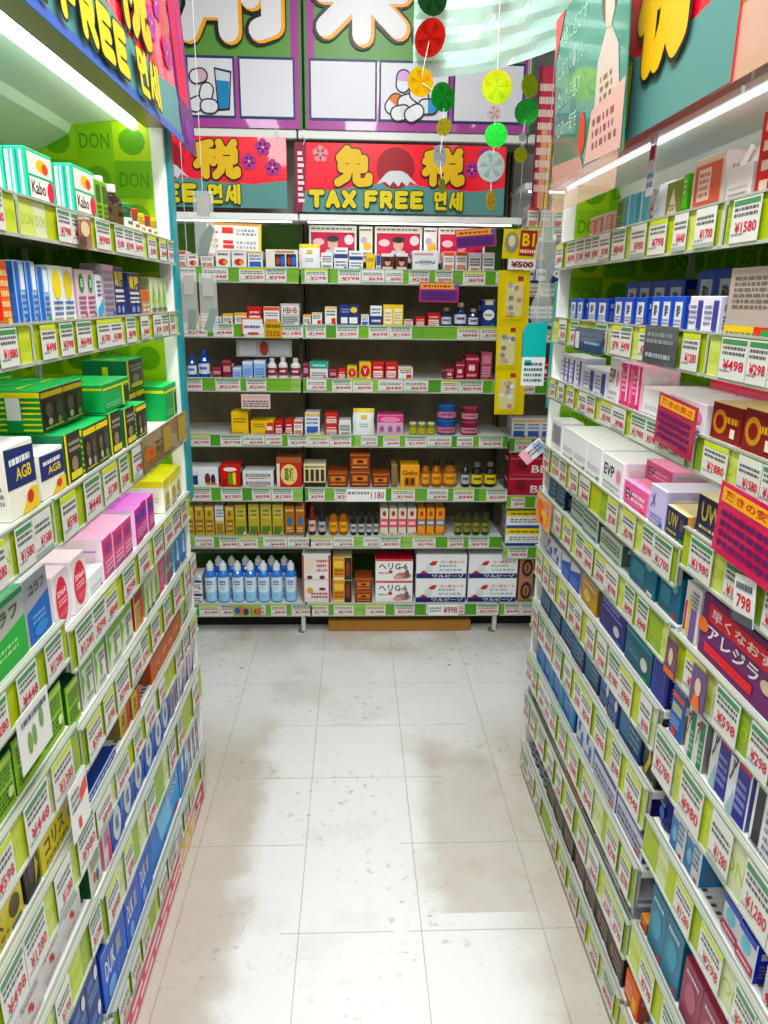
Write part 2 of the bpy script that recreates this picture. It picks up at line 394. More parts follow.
def back_rack(i):
    x0, x1 = BBAY[i], BBAY[i + 1]; w = x1 - x0 - .006
    root = bpy.data.objects.new('display_rack', None); C.objects.link(root); root.location = (x0 + .003, YB, 0)
    rails = BRAIL if i < 2 else BRAIL_R
    for k, r in enumerate(rails):
        shelf_part(root, w, r[0], r[1], .34, i * 50 + k, (0, 0, 0), 0, hue='back')
    H = 2.12
    mb = MB(); mb.box(0, .34, .02, w, .36, H, DIM)
    f = Face(mb, (0, .339, 0), (1, 0, 0), (0, 0, 1), w, H); f.rect(0, .755, 1, .865, '#4d7a26'); f.rect(0, .865, 1, 1, '#c4c8c0'); f.rect(0, .0, 1, .13, '#35591f'); mb.build('back_panel', root)
    for xx in (0, w):
        mb = MB(); a, b = (xx, xx + .010) if xx == 0 else (xx - .010, xx)
        mb.box(a, .30, .02, b, .34, H, mat('#5c5548', .5), ch=.001); mb.build('upright', root)
    mb = MB(); mb.box(w - .020, .01, .0, w - .001, .04, .085, mat('#d8dad6', .3, metal=.3), ch=.002); mb.lathe(w - .018, .025, [(0, .0), (.02, .0), (.02, .008), (0, .01)], mat('#77776f')); mb.build('foot', root)
    mb = MB(); mb.box(0, .10, 0, w, .34, .07, mat('#1c1a18', .7))
    mb.build('base', root)
    zz = 1.80 if i < 2 else 1.93
    mb = MB(); mb.box(0, .0, zz, w, .03, zz + .025, mat('#f2f4f0', .3), ch=.002); mb.box(0, .03, zz + .01, w, .34, zz + .025, mat('#e9ece6', .4))
    mb.box(0, .0, 2.095, w, .03, 2.128, mat('#dfe1dc', .3), ch=.003); mb.build('canopy', root)
    mb = MB(); mb.box(.03, .05, zz - .002, w - .03, .075, zz + .008, mat('#ffffff', .4, emit=4)); mb.build('light_strip', root)
    tag(root, 'end display rack of dim shelves, ' + ('bay with the seven lotion bottles', 'bay under the free-tax banner with mountain', 'bay mostly hidden behind the yellow strip')[i], 'shelf rack', 'end display racks')
    return root
for i in range(3): back_rack(i)
mb = MB(); mb.box(-.12, YB + .02, 0.001, .55, YB + .09, .055, mat('#a5773f', .7), ch=.003)
tag(mb.build('cardboard_carton'), 'flat brown cardboard carton pushed under the end rack', 'cardboard box')

# ------------------------------------------------------------------ products: what is printed on each kind
# front drawing: r rect(u0,v0,u1,v1,c)  e ellipse(cu,cv,ru,rv,c)  t text(s,u0,v0,u1,v1,c)  l small print(u0,v0,u1,v1,rows,c)  p polygon(points,c)
# D[key] = (description, base colour, side colour, top colour, front, side drawing, top drawing)
def L_(u0, v0, u1, v1, n, c='#55565a'): return ('l', u0, v0, u1, v1, n, c)
D = {
 'aqua': ('aqua green antacid carton', '#24c79b', '#5fd9c4', '#4fe0c4', [('r', .04, .55, .96, .95, '#dfe9d8'), ('e', .55, .75, .2, .12, '#ecc02f'), ('e', .68, .72, .12, .1, '#e04a2c'), ('r', .04, .12, .8, .5, '#f4efe6'), ('t', 'Kabo', .1, .2, .62, .44, '#44201e'), ('e', .82, .3, .14, .2, '#d5184e')], [('r', .0, .05, .2, .95, '#e6f5ee'), ('r', .3, .05, .42, .95, '#e6f5ee'), ('r', .55, .05, .62, .95, '#2aa287'), ('r', .75, .05, .88, .95, '#f4efe6')], None),
 'greenbrown': ('slim green and brown carton', '#77b23c', '#9ed34b', '#b4e27a', [('r', .1, .5, .9, .9, '#3f5a2b'), L_(.1, .1, .9, .45, 3, '#5a3b26')], None, None),
 'orangered': ('orange and red striped carton', '#e8702a', '#d93c1f', '#f2a33c', [('r', .1, .1, .5, .9, '#d42e1c'), L_(.55, .1, .95, .9, 5, '#f4dfa6')], None, None),
 'bluewhitetall': ('blue and white tall carton', '#9cc2ea', '#3c72c4', '#cfe0f2', [('r', 0, 0, .4, 1, '#2d66c0'), ('r', .5, .55, .95, .95, '#e9f0f8'), L_(.5, .1, .95, .5, 4, '#27407a')], None, None),
 'whiteyellowoval': ('white carton with yellow oval', '#e6ecea', '#c9d8e4', '#f2f4f2', [('e', .5, .68, .34, .28, '#ead61f'), L_(.15, .1, .85, .4, 3, '#3c5da0'), ('r', 0, 0, 1, .06, '#e9c81d')], None, None),
 'pinkgreencircle': ('pink carton with green circle', '#ddc2cc', '#c9a9b8', '#ead9de', [('e', .5, .74, .3, .2, '#2f8a4c'), L_(.1, .1, .9, .5, 4, '#8d4a66'), ('t', '目', .4, .66, .6, .82, '#f2f2ee')], None, None),
 'cyanslim': ('slim cyan and white carton', '#e2eaee', '#4db3da', '#d8eef5', [('p', ((0, 0), (1, 0), (1, .45), (0, .2)), '#38a5da'), L_(.15, .5, .85, .9, 4, '#445')], None, None),
 'mauvetall': ('plain mauve grey tall carton', '#a89aa6', '#b3a6b0', '#cfc4cc', [('r', .0, .9, 1, 1, '#cfa9be'), L_(.1, .1, .9, .8, 6, '#83768a')], None, None),
 'navyyellowtall': ('navy carton with yellow lettering', '#262a5c', '#3a3f6e', '#c9c8d4', [('t', '胃腸', .12, .62, .88, .92, '#e9d23c'), ('r', .1, .5, .9, .56, '#cfd0da'), L_(.1, .28, .9, .46, 2, '#e9e9f2'), ('e', .3, .15, .14, .08, '#7d8fd0'), ('e', .7, .15, .14, .08, '#7d8fd0')], None, None),
 'smallorange': ('tiny orange topped carton', '#b98a62', '#8a6a4c', '#d9682c', [('r', 0, .6, 1, 1, '#d4622c'), L_(.1, .1, .9, .5, 2, '#f0e3cf')], None, None),
 'leafgreenpale': ('pale carton with leaf print', '#cfdcb4', '#a6c27a', '#dfe8cc', [('p', ((.2, .3), (.5, .9), (.8, .3)), '#7fae4a'), ('p', ((.3, .2), (.55, .55), (.8, .2)), '#a8c86a'), L_(.1, .05, .9, .2, 1, '#556')], None, None),
 'navywhitebig': ('white carton with navy oval band', '#f2efe2', '#eceadf', '#eef0ea', [('p', ((0, .42), (1, .38), (1, .92), (0, .98)), '#1f2c66'), ('t', 'AGB', .3, .5, .85, .68, '#e3cf32'), L_(.12, .7, .88, .86, 1, '#e8ebf4'), ('p', ((.35, 0), (1, 0), (1, .3), (.75, .34)), '#e8c81e'), ('e', .7, .2, .12, .1, '#c84030')], [('r', .3, .1, .6, .8, '#d9d6c4'), L_(.1, .2, .9, .5, 3, '#8a8c98')], [('r', .2, .3, .8, .7, '#d9dcdf')]),
 'greenstripe': ('green box with yellow stripes', '#3a3a2c', '#1f9a4a', '#1cab5c',
    [('r', 0, .82, 1, .95, '#e8d21a'), ('r', .06, .1, .5, .76, '#241f1a'), ('e', .3, .5, .16, .18, '#6b5a48'), ('e', .74, .5, .16, .2, '#4b4a3c'), ('e', .3, .22, .1, .09, '#cabfa8'), ('e', .72, .2, .1, .09, '#9c8f77'), L_(.05, .05, .9, .12, 1, '#c7c23a')],
    [('r', 0, .84, 1, .97, '#f0e31e')] + [('r', 0, .04 + k * .135, 1, .085 + k * .135, '#e7e21e') for k in range(6)] + [('r', .36, .0, .66, .84, '#1a8a44'), ('r', .38, .3, .64, .84, '#e9ecec')], [('p', ((.1, .42), (.9, .5), (.9, .56), (.1, .5)), '#c9d92c')]),
 'greendark': ('dark green box with yellow corner', '#26331f', '#12734a', '#169a58', [('r', 0, 0, .12, 1, '#eadb26'), ('r', .16, .55, .95, .9, '#3a372c'), ('e', .5, .35, .2, .16, '#8d8268'), ('r', .2, .05, .9, .2, '#e6d42c'), L_(.2, .6, .9, .85, 2, '#a9a48f')], [('r', .45, .45, .58, .8, '#d8df2c')], [('p', ((.05, .2), (.2, .2), (.2, .8), (.05, .8)), '#bfe03a')]),
 'greenplain': ('broad green carton edged in yellow', '#12a457', '#16a85a', '#2fc46a', [('r', 0, .78, 1, .86, '#e3e326'), ('r', .7, 0, .76, .78, '#f0e326'), ('r', .8, .1, .97, .7, '#2a3322'), L_(.08, .1, .6, .3, 2, '#7be0a0')], [('r', 0, .8, 1, .88, '#e3e326')], None),
 'ovalpink': ('white carton with crimson oval', '#f7eef2', '#fbf4f8', '#ffe9f2', [('e', .5, .5, .42, .42, '#e3164f'), ('t', 'SiNeA', .18, .58, .82, .7, '#fbe3ea'), L_(.2, .4, .8, .54, 2, '#f7c9d6'), L_(.25, .2, .75, .32, 2, '#f08aa6')], [L_(.1, .2, .9, .4, 3, '#e3a6ba')], None),
 'bluegreycare': ('grey carton with blue lower panel', '#a9adb8', '#c9ccd4', '#dfe3ea', [('p', ((0, 0), (1, 0), (1, .62), (0, .5)), '#2266b8'), ('t', 'コラフ', .15, .72, .85, .88, '#3c3f4a'), L_(.2, .25, .8, .42, 2, '#7fb2ea'), ('e', .5, .15, .3, .1, '#3c8ad8')], None, None),
 'greengreycare': ('grey carton with green lower panel', '#b8bdb6', '#d6dad2', '#f4f8f6', [('p', ((0, 0), (1, 0), (1, .58), (0, .45)), '#3bab48'), ('t', 'コラフ', .15, .66, .85, .84, '#3f4a3f'), L_(.2, .2, .8, .38, 2, '#9be08f'), ('r', 0, .92, 1, 1, '#2c9a5a')], None, [('r', 0, 0, 1, .12, '#2aa66c')]),
 'pinkpack3': ('pink carton in a wrapped trio', '#d85a92', '#ffe6f2', '#ffc2e6', [('r', .05, .55, .95, .9, '#c93f7c'), ('e', .5, .7, .3, .12, '#8d3f86'), L_(.1, .1, .9, .45, 3, '#f7c2da')], [('r', .1, .15, .9, .2, '#9a6fd0'), ('r', .1, .7, .9, .74, '#c98ae0')], [('r', .1, .45, .9, .5, '#e48ad0')]),
 'magentapack': ('magenta carton with purple badge', '#c92a8a', '#f4d2f0', '#f08af0', [('e', .3, .7, .2, .16, '#3f3f9c'), ('e', .75, .7, .2, .16, '#5a4ab0'), L_(.1, .15, .9, .45, 3, '#f3a6d8')], [('r', .1, .1, .9, .3, '#e0a6ec')], [('r', .1, .4, .9, .5, '#d85ae0')]),
 'yellowpack': ('white carton with yellow top', '#f4f0cc', '#fffdf0', '#f2ee1e', [('r', 0, .72, 1, 1, '#ece61c'), ('e', .5, .4, .3, .2, '#b9a83c'), L_(.1, .05, .9, .25, 2, '#9a9a8c')], [('r', 0, .8, 1, 1, '#efe91e'), ('r', .02, .1, .08, .8, '#e6d23a'), L_(.2, .3, .9, .5, 2, '#e3dfc8')], [('r', .1, .4, .9, .5, '#c9c61a')]),
 'limeherb': ('lime carton printed with small leaves', '#9fd62e', '#2f6b2a', '#17512c', [('r', 0, .86, 1, .95, '#d8ee7a'), L_(.08, .5, .92, .82, 4, '#4c7f22'), L_(.08, .1, .92, .45, 4, '#3f6b20'), ('e', .82, .3, .1, .1, '#e9f2b4')], [('r', .1, .1, .9, .9, '#2c5a2e')], [('p', ((.55, .35), (.85, .35), (.85, .5), (.55, .5)), '#e3d3d0')]),
 'whiteleaf': ('white carton with green leaf edge', '#ecefe6', '#a59c9a', '#dfe6d6', [('r', 0, .86, 1, 1, '#6fc028'), ('p', ((0, .1), (.25, .6), (.1, .86), (0, .86)), '#7ccc34'), ('e', .55, .4, .1, .16, '#7aa85a'), L_(.45, .55, .9, .8, 2, '#6a6f66'), L_(.3, .08, .9, .22, 1, '#9aa09a')], None, [('r', .2, .4, .8, .6, '#6fae3c')]),
 'redcream': ('cream and red carton', '#e9d08a', '#c93a2c', '#7a2430', [('r', 0, .75, 1, 1, '#9c2a34'), ('r', .65, 0, 1, .75, '#d8402c'), L_(.05, .1, .6, .65, 5, '#a88a4c')], None, None),
 'bluefigure': ('blue carton with white figure', '#2f8fd0', '#9cc8e6', '#bfe0f0', [('e', .5, .72, .12, .1, '#eef4f6'), ('p', ((.35, .2), (.65, .2), (.62, .62), (.38, .62)), '#e9eff2'), ('p', ((0, 0), (1, 0), (1, .16), (0, .3)), '#1a5fa8')], None, None),
 'pinkslim': ('slim rose pink carton', '#d8578c', '#c94a7c', '#e88ab0', [L_(.15, .3, .85, .85, 5, '#f3c2d6')], None, None),
 'greyslim': ('slim grey lilac carton', '#b8adb4', '#a39aa6', '#d3ccd2', [('r', 0, 0, 1, .35, '#7a4a58'), L_(.1, .45, .9, .9, 4, '#6a5f70')], None, None),
 'orangelong': ('long orange carton', '#d9651c', '#b84e12', '#e6802c', [('t', 'イチョウ', .12, .3, .88, .62, '#f4c79a'), L_(.1, .1, .9, .22, 1, '#f0a05c'), ('r', 0, .9, 1, .97, '#b34a10')], None, None),
 'yellowredsmall': ('small yellow carton with red edge', '#ecc91a', '#8a7648', '#e5d83c', [('r', .65, 0, 1, 1, '#d8301f'), ('t', '正', .1, .4, .5, .8, '#4a3a14'), L_(.1, .1, .6, .3, 2, '#6a4a1c')], None, [('r', .6, 0, 1, 1, '#e0301c')]),
 'flatblue': ('flat blue carton lying down', '#2a55b8', '#23469c', '#d8dff0', [L_(.05, .2, .95, .8, 1, '#cfd8f0')], None, [('r', 0, .0, 1, .3, '#2a4aa0')]),
 'yellowbar': ('yellow carton with black lettering', '#efdf1c', '#4a3f1c', '#f2e62c', [('t', 'コリス', .08, .35, .62, .8, '#54420f'), ('e', .84, .5, .1, .28, '#5a4a18'), L_(.08, .1, .7, .25, 1, '#8a7a1c')], [('r', .5, 0, 1, 1, '#e3d31a')] + [('r', .55, .08 + .11 * k, .95, .12 + .11 * k, '#3a300f') for k in range(8)], [('r', .1, .3, .9, .42, '#6b5a14')]),
 'blackgloss': ('glossy black and plum carton', '#241a1e', '#2a2024', '#3a3034', [('e', .4, .55, .24, .3, '#4a2a3a'), ('p', ((.6, .1), (.9, .5), (.7, .8)), '#c9b82c')], None, None),
 'blueoval': ('blue carton with white oval label', '#1c4fb4', '#1a3f94', '#2458c0', [('e', .42, .5, .3, .42, '#dfe6f2'), ('t', '痛', .28, .3, .56, .7, '#5a6f9c'), ('r', .75, .55, 1, .95, '#3f78d8'), L_(.05, .02, .95, .14, 1, '#8fb0ea')], [L_(.1, .1, .9, .9, 5, '#3c66b4')], [('r', .1, .1, .5, .9, '#dfe6f2'), ('r', .8, .1, .95, .9, '#e3c42c')]),
 'violetpack': ('violet and white carton', '#e6e2ee', '#7a5aa6', '#d6cfe6', [('p', ((.5, 0), (1, 0), (1, .6)), '#5b3f9a'), ('e', .3, .55, .16, .2, '#c9b8a0'), L_(.1, .1, .5, .35, 3, '#4a4a66')], None, None),
 'greypurple': ('grey carton with violet bottle print', '#a6a0b4', '#8f889c', '#cfcbd8', [('e', .5, .4, .14, .34, '#4a2f6a'), L_(.1, .75, .9, .92, 2, '#dfd6b4')], None, None),
 'pinkpurchase': ('pink and white narrow carton', '#f2cdda', '#e48fae', '#f6dfe8', [('r', .55, 0, 1, .6, '#d83f74'), L_(.08, .5, .9, .9, 4, '#b06a86')], None, None),
 'greenpicture': ('white carton with dark green side', '#e9ece4', '#245a28', '#5cb83c', [('e', .35, .3, .12, .12, '#d8742c'), ('e', .6, .25, .12, .14, '#2f5fb0'), L_(.1, .5, .9, .85, 4, '#7a8f4a')], [('e', .5, .5, .3, .3, '#3c6f34')], None),
 'redmark': ('white carton with single red mark', '#f1eef0', '#8d8a8c', '#dcd9dc', [('r', .42, .42, .56, .6, '#dd2a20'), ('r', .52, .34, .62, .5, '#dd2a20'), L_(.15, .7, .85, .88, 2, '#b8a6b4'), L_(.15, .1, .85, .24, 2, '#d3a9b4')], None, None),
 'bluebar': ('royal blue carton with white letters', '#1358c8', '#123f9c', '#1a4fb8', [('t', 'DUK', .1, .4, .5, .72, '#dfe9f8'), ('r', .55, .4, .75, .72, '#8a98a8'), ('e', .3, .18, .16, .14, '#6fa6ea'), L_(.5, .1, .95, .3, 3, '#5c96ea'), ('r', 0, .92, 1, .96, '#6fb0f4')], [L_(.1, .2, .9, .8, 4, '#3f74cc')], [L_(.1, .2, .9, .8, 3, '#9fc0f0')]),
 'skybig': ('large sky blue carton', '#2a9be4', '#1c77c8', '#4fb4ee', [('p', ((0, 0), (.5, 0), (.2, 1), (0, 1)), '#1b7ad2'), ('p', ((.3, .2), (.7, .2), (.6, .8), (.2, .8)), '#7cc4f0'), L_(.55, .55, .95, .9, 4, '#d6ecfa')], None, None),
 'navytext': ('dark navy carton with badge', '#152f7a', '#183c94', '#1d46a8', [('r', .1, .5, .6, .8, '#3f6ac4'), L_(.1, .1, .9, .42, 4, '#8ab0ea'), ('e', .8, .65, .14, .2, '#dfe6f4')], None, [L_(.1, .2, .8, .8, 2, '#c2d4f2')]),
 'stripewhite': ('white carton with black column text', '#e9ebee', '#b9bcc4', '#dfe2e6', [('r', .55, 0, .75, .9, '#2f5a8a'), ('r', .1, .05, .2, .9, '#2b2b33'), ('r', .3, .5, .42, .9, '#c93a4a'), L_(.3, .08, .5, .4, 4, '#444')], None, None),
 # right rack
 'cyanfade': ('cyan carton with white glow', '#49c4e4', '#b8b0a8', '#8fe0f0', [('r', .42, 0, .58, 1, '#cdf3fa'), L_(.1, .1, .35, .9, 6, '#2b93b4')], None, None),
 'whitepouch': ('white soft refill pouch', '#eef2f8', '#dfe6f0', '#f6f8fc', [('p', ((.1, .1), (.9, .3), (.9, .4), (.1, .25)), '#cfdcf2'), L_(.15, .5, .8, .75, 3, '#b9c6e0')], None, None),
 'olivecard': ('olive card with pale peak', '#7f8f3c', '#9cb04a', '#a6b85a', [('p', ((.15, .1), (.5, .85), (.85, .1)), '#e8dcc8'), L_(.3, .2, .7, .4, 2, '#7a6a4a')], None, None),
 'greenvivid': ('vivid green carton', '#5cc41f', '#4aa81c', '#8be04a', [L_(.15, .5, .85, .9, 3, '#d9f2b4'), ('r', 0, 0, 1, .2, '#3f8f1c')], None, None),
 'redband': ('white carton with salmon label', '#e9d3c8', '#efe6e4', '#e6b4a4', [('r', .08, .1, .92, .88, '#d8674f'), ('r', .2, .2, .6, .8, '#f0dccf'), L_(.25, .25, .55, .75, 4, '#b8452c')], [L_(.1, .1, .9, .8, 5, '#b8a6ac'), ('r', .1, .3, .5, .36, '#5a5a6a')], None),
 'whiteears': ('white carton with raised flaps', '#f2f0f2', '#ece9ee', '#f8f6f8', [L_(.1, .1, .9, .3, 2, '#b58f9a'), ('r', .1, .4, .9, .44, '#d8c6d0')], None, None),
 'redgrid': ('red carton with white checks', '#c92f22', '#b8261c', '#d84a3c', [('r', .1 + .28 * i, .08 + .23 * k, .28 + .28 * i, .2 + .23 * k, '#f0d8cc') for i in range(3) for k in range(4)], None, None),
 'bluewhitecase': ('blue carton with white front card', '#1a4fc0', '#1c3f9c', '#2a66d8', [('r', .2, .08, .85, .85, '#e9ebf2'), ('t', '酔', .35, .4, .7, .75, '#2a2f44'), L_(.25, .12, .8, .34, 2, '#7a7f94')], None, None),
 'greytaupe': ('taupe carton with grey lettering', '#b4a79e', '#8a7568', '#cfc4ba', [L_(.1, .4, .9, .9, 6, '#6e645e'), ('r', 0, 0, 1, .16, '#e3c81c'), ('r', .6, 0, .9, .16, '#d83a20')], None, None),
 'lilacwhite': ('white carton with violet panel', '#e8e6f2', '#cfd0e4', '#f0eff8', [('r', .6, .1, .95, .9, '#3c3f8f'), L_(.05, .2, .55, .8, 4, '#77789a')], None, None),
 'pinkstripe': ('hot pink carton with white band', '#ee3f8a', '#f7d2e2', '#f79cc4', [('r', .7, 0, .85, 1, '#fbe6f0'), ('r', .05, .1, .3, .9, '#f480b0'), L_(.32, .3, .66, .8, 4, '#fbd0e2')], None, None),
 'evetext': ('white carton with black letters', '#f4f3f6', '#f1f0f6', '#fbfbfd', [('t', 'EVP', .08, .4, .6, .75, '#23232c'), ('e', .82, .55, .12, .2, '#e890b8'), L_(.1, .12, .9, .26, 1, '#b3b6c6')], None, None),
 'whiteplain': ('plain white blank carton', '#f4f4f8', '#f6f6fa', '#fcfcff', [L_(.1, .2, .9, .4, 2, '#c8c9d6')], None, None),
 'barcodewhite': ('white carton with barcode bars', '#eeeff2', '#e6e7ea', '#f8f8fa', [('r', .08 + .11 * k, .2, .13 + .11 * k, .85, '#5a5b66') for k in range(8)], None, None),
 'pinkred': ('pink carton with coral edge', '#f4708c', '#f9a6b8', '#fb8ca0', [('r', 0, .7, 1, 1, '#f8405c'), L_(.05, .15, .95, .6, 3, '#fbd3dc')], None, None),
 'gold': ('dark red carton with gold ring', '#7c1a1c', '#8f2420', '#e6cf94', [('e', .3, .5, .24, .34, '#c08a2c'), ('e', .3, .5, .14, .2, '#7c1a1c'), L_(.5, .45, .95, .75, 1, '#e0a83c'), ('r', .7, .15, .85, .4, '#f0e0c8')], None, None),
 'pinkbox': ('rose pink flat carton', '#f06aa4', '#f8b4d0', '#fca0c8', [L_(.1, .2, .9, .7, 2, '#fbd9e8'), ('t', 'EV', .1, .25, .4, .7, '#6a2a5c')], None, None),
 'lavender': ('lavender carton with blue script', '#cfcaf0', '#b9b4ea', '#eae8fa', [('t', 'メ', .1, .4, .4, .85, '#5a4fb0'), L_(.1, .1, .9, .3, 2, '#8f86d0')], None, None),
 'navygold': ('navy carton with pale gold lid', '#22244a', '#d8a45c', '#eedfae', [('t', 'UW', .12, .35, .6, .85, '#c2ae52'), L_(.1, .1, .6, .25, 1, '#d8cc94'), ('r', .72, .4, .9, .8, '#5a4a5c')], None, None),
 'greentint': ('white carton with pale green lines', '#cfdad2', '#4f6f64', '#dfe6e0', [L_(.06, .3, .94, .85, 3, '#5c7a70'), ('r', 0, 0, 1, .12, '#8fae9c')], None, None),
 'teal': ('teal carton with silver seal', '#1a6f94', '#165f80', '#2488ac', [('e', .72, .72, .14, .14, '#7ab4c8'), ('r', .12, .2, .6, .6, '#3f8ca8'), L_(.12, .66, .55, .85, 2, '#9cd0e0')], [L_(.1, .2, .9, .4, 2, '#3f8fae')], [L_(.1, .3, .9, .7, 1, '#a8dce8')]),
 'whiterainbow': ('white carton with vertical colour stripes', '#e6e3e8', '#ded9e0', '#f2f0f4', [('r', .05, .1, .2, .65, '#c8283c'), ('r', .28, .05, .42, .8, '#e8c62c'), ('r', .5, .0, .9, .6, '#7a5a9c'), L_(.5, .62, .95, .92, 4, '#4a3f5c')], None, None),
 'purplebanner': ('purple carton with red banner', '#6f2a6a', '#55204f', '#8f4a86', [('p', ((.1, .62), (.95, .62), (.95, .92), (.1, .92)), '#d8213a'), ('t', '早くなおす', .14, .68, .92, .86, '#f6dfe2'), ('t', 'アレジラ', .12, .34, .8, .58, '#f2e9f2'), ('r', .1, .1, .75, .26, '#e0243c'), ('e', .9, .42, .07, .1, '#d8c0a8'), ('e', .05, .5, .08, .12, '#e8742c')], [('e', .5, .4, .3, .2, '#e87a34'), ('r', .1, .6, .9, .95, '#9c6f9a')], [('r', .1, .2, .9, .8, '#a8a83c')]),
 'bluewhiteangle': ('blue carton with white wedge', '#1c55c4', '#b4b6ba', '#dfe3ea', [('p', ((0, .6), (1, .9), (1, 1), (0, 1)), '#e6eaf2'), L_(.1, .1, .9, .5, 3, '#7aa2ea')], None, None),
 'goldwhitelow': ('gold carton with white lid', '#c99a3a', '#8a6a3c', '#e9e6e0', [('e', .4, .4, .22, .22, '#e6c872'), L_(.1, .7, .9, .9, 1, '#f2e6c0')], None, None),
 'indigo': ('deep indigo carton with round seal', '#262a86', '#1c1f66', '#4a4fb8', [('e', .7, .3, .12, .14, '#e0dcf0'), ('r', .1, .6, .9, .66, '#8f7fe0'), L_(.1, .72, .8, .9, 2, '#9ca0ea')], None, [('r', .1, .4, .9, .5, '#9a8ae8')]),
 'tealdark': ('dark teal carton with pale disc', '#16607a', '#124a60', '#2aa0b4', [('e', .75, .4, .13, .18, '#e4e6dc'), L_(.1, .3, .55, .6, 3, '#5caabb'), ('r', 0, .84, 1, .94, '#27a6bc')], None, None),
 'indigobars': ('indigo carton with ribbed stripes', '#2a2f94', '#202470', '#3f46b4', [('r', .06 + .15 * k, .05, .13 + .15 * k, .92, '#4f58c4') for k in range(6)], None, None),
 'orangeblue': ('blue blister card with orange stripe', '#2466c4', '#8a8c94', '#c9ced6', [('r', 0, .78, 1, .9, '#e8642c'), ('r', .1, .5, .9, .7, '#c9c8b8'), ('e', .4, .1, .2, .08, '#e84a2c'), L_(.1, .2, .8, .42, 3, '#a6c4ee')], None, None),
 'greenpaste': ('white and green ointment carton', '#e6e8e6', '#8d8a88', '#9aa4a0', [('r', .45, 0, .95, .95, '#2a8a5c'), ('t', 'ア', .05, .4, .38, .85, '#26262c'), L_(.5, .1, .9, .6, 4, '#bfe0cc'), ('r', .3, .75, .5, .92, '#c83a44')], None, None),
 'indigopaste': ('white and indigo ointment carton', '#e9eaf2', '#5a5f9a', '#aeb9c8', [('r', .42, 0, .98, .95, '#2c2f94'), ('t', 'ア', .05, .45, .38, .9, '#26262c'), ('r', .45, .8, 1, .92, '#c8284a'), L_(.48, .15, .92, .65, 4, '#9aa4e4'), ('p', ((.1, 0), (.42, 0), (.35, .4)), '#a8c8d8')], None, None),
 'blackpaste': ('white carton with black column', '#eceef2', '#c9ccd6', '#d3d8e0', [('r', .08, .05, .3, .92, '#2b2b33'), L_(.4, .1, .9, .9, 6, '#7a7f90')], None, None),
 'tealnavy': ('navy and teal long carton', '#1d3c6c', '#142c50', '#2a5688', [('r', .05, .15, .5, .85, '#2a6f9a'), L_(.52, .2, .95, .8, 3, '#8fb6d8')], None, None),
 'blackyellow': ('black pack with yellow swoosh', '#1c211c', '#20241f', '#34382f', [('p', ((.1, .1), (.3, .05), (.55, .5), (.45, .9), (.35, .5)), '#d8c22c'), ('e', .8, .4, .12, .2, '#2f5a9c')], None, None),
 'navypouch': ('crinkled navy foil pouch', '#1c2c7a', '#172463', '#28409c', [('e', .5, .4, .3, .25, '#2a4fb0'), L_(.2, .7, .8, .85, 2, '#a6c2ea')], None, None),
 'skypatch': ('white and sky blue patch carton', '#e6ecf2', '#3f7fb8', '#1f5fa0', [('r', 0, 0, .5, .8, '#3f86c4'), ('e', .3, .4, .16, .2, '#8fc0e4'), L_(.55, .3, .95, .9, 4, '#3f6fa8')], None, [('r', 0, 0, 1, .3, '#1a4f9c')]),
 'bluered': ('blue carton with red lower band', '#e2e4f0', '#1c2fb4', '#1f3fd0', [('e', .45, .62, .28, .22, '#7fd0e8'), ('r', 0, .1, 1, .35, '#c83a58'), ('r', 0, .85, 1, 1, '#1f3fc8'), L_(.1, .15, .9, .3, 1, '#f4dfe6')], None, [('p', ((.2, .3), (.8, .3), (.8, .7), (.2, .7)), '#2a52e0')]),
 'redbluepic': ('white carton with red and blue arcs', '#e9e9ee', '#c9ccd8', '#dfe0ea', [('e', .3, .2, .22, .18, '#d8382c'), ('e', .7, .6, .22, .2, '#2a5fc0'), L_(.1, .8, .9, .92, 1, '#3f4f8f')], None, None),
 'bluerow': ('bright blue low carton', '#1f62c8', '#184c9c', '#3a86e4', [('p', ((.6, 0), (1, 0), (.8, 1), (.5, 1)), '#2a9ab8'), L_(.08, .3, .5, .8, 3, '#a6ccf4')], None, None),
 'whitebluesplash': ('white pack with blue splashes', '#dfe6f2', '#b4c6e4', '#c9d6ec', [('e', .3, .6, .14, .2, '#2a62c0'), ('e', .7, .35, .16, .2, '#3f7ad0'), ('e', .5, .8, .08, .1, '#c83a44'), L_(.1, .05, .9, .18, 1, '#3f4f80')], None, None),
 'lavenderlow': ('long pale lavender carton', '#dcdcf0', '#2c2c8c', '#3434a4', [L_(.06, .15, .94, .6, 2, '#6a6ca0'), ('r', 0, .85, 1, 1, '#2a2a8f')], None, None),
 'darkbrown': ('dark brown low carton', '#3a2a26', '#2c201c', '#4a3832', [('e', .3, .5, .12, .26, '#8f6a5a'), L_(.45, .2, .95, .8, 3, '#b09a8a')], None, None),
 'orangepack': ('bright orange low carton', '#f0652a', '#c84a18', '#f5813c', [('r', .6, .1, .9, .6, '#f5c02c'), L_(.08, .2, .55, .8, 3, '#fbd2a8')], None, None),
 'greyscript': ('grey carton with dark ladder print', '#c6c8d2', '#8f929c', '#d6d8e0', [L_(.08, .4, .92, .85, 2, '#3a3f50'), ('r', .1, .12, .9, .26, '#6a7084')], None, None),
 'amberbottlebox': ('amber brown carton with red spot', '#a85a24', '#7c4018', '#c8843c', [('e', .6, .4, .2, .22, '#d8301f'), ('r', .5, .7, .8, .8, '#f2e2c8')], None, None),
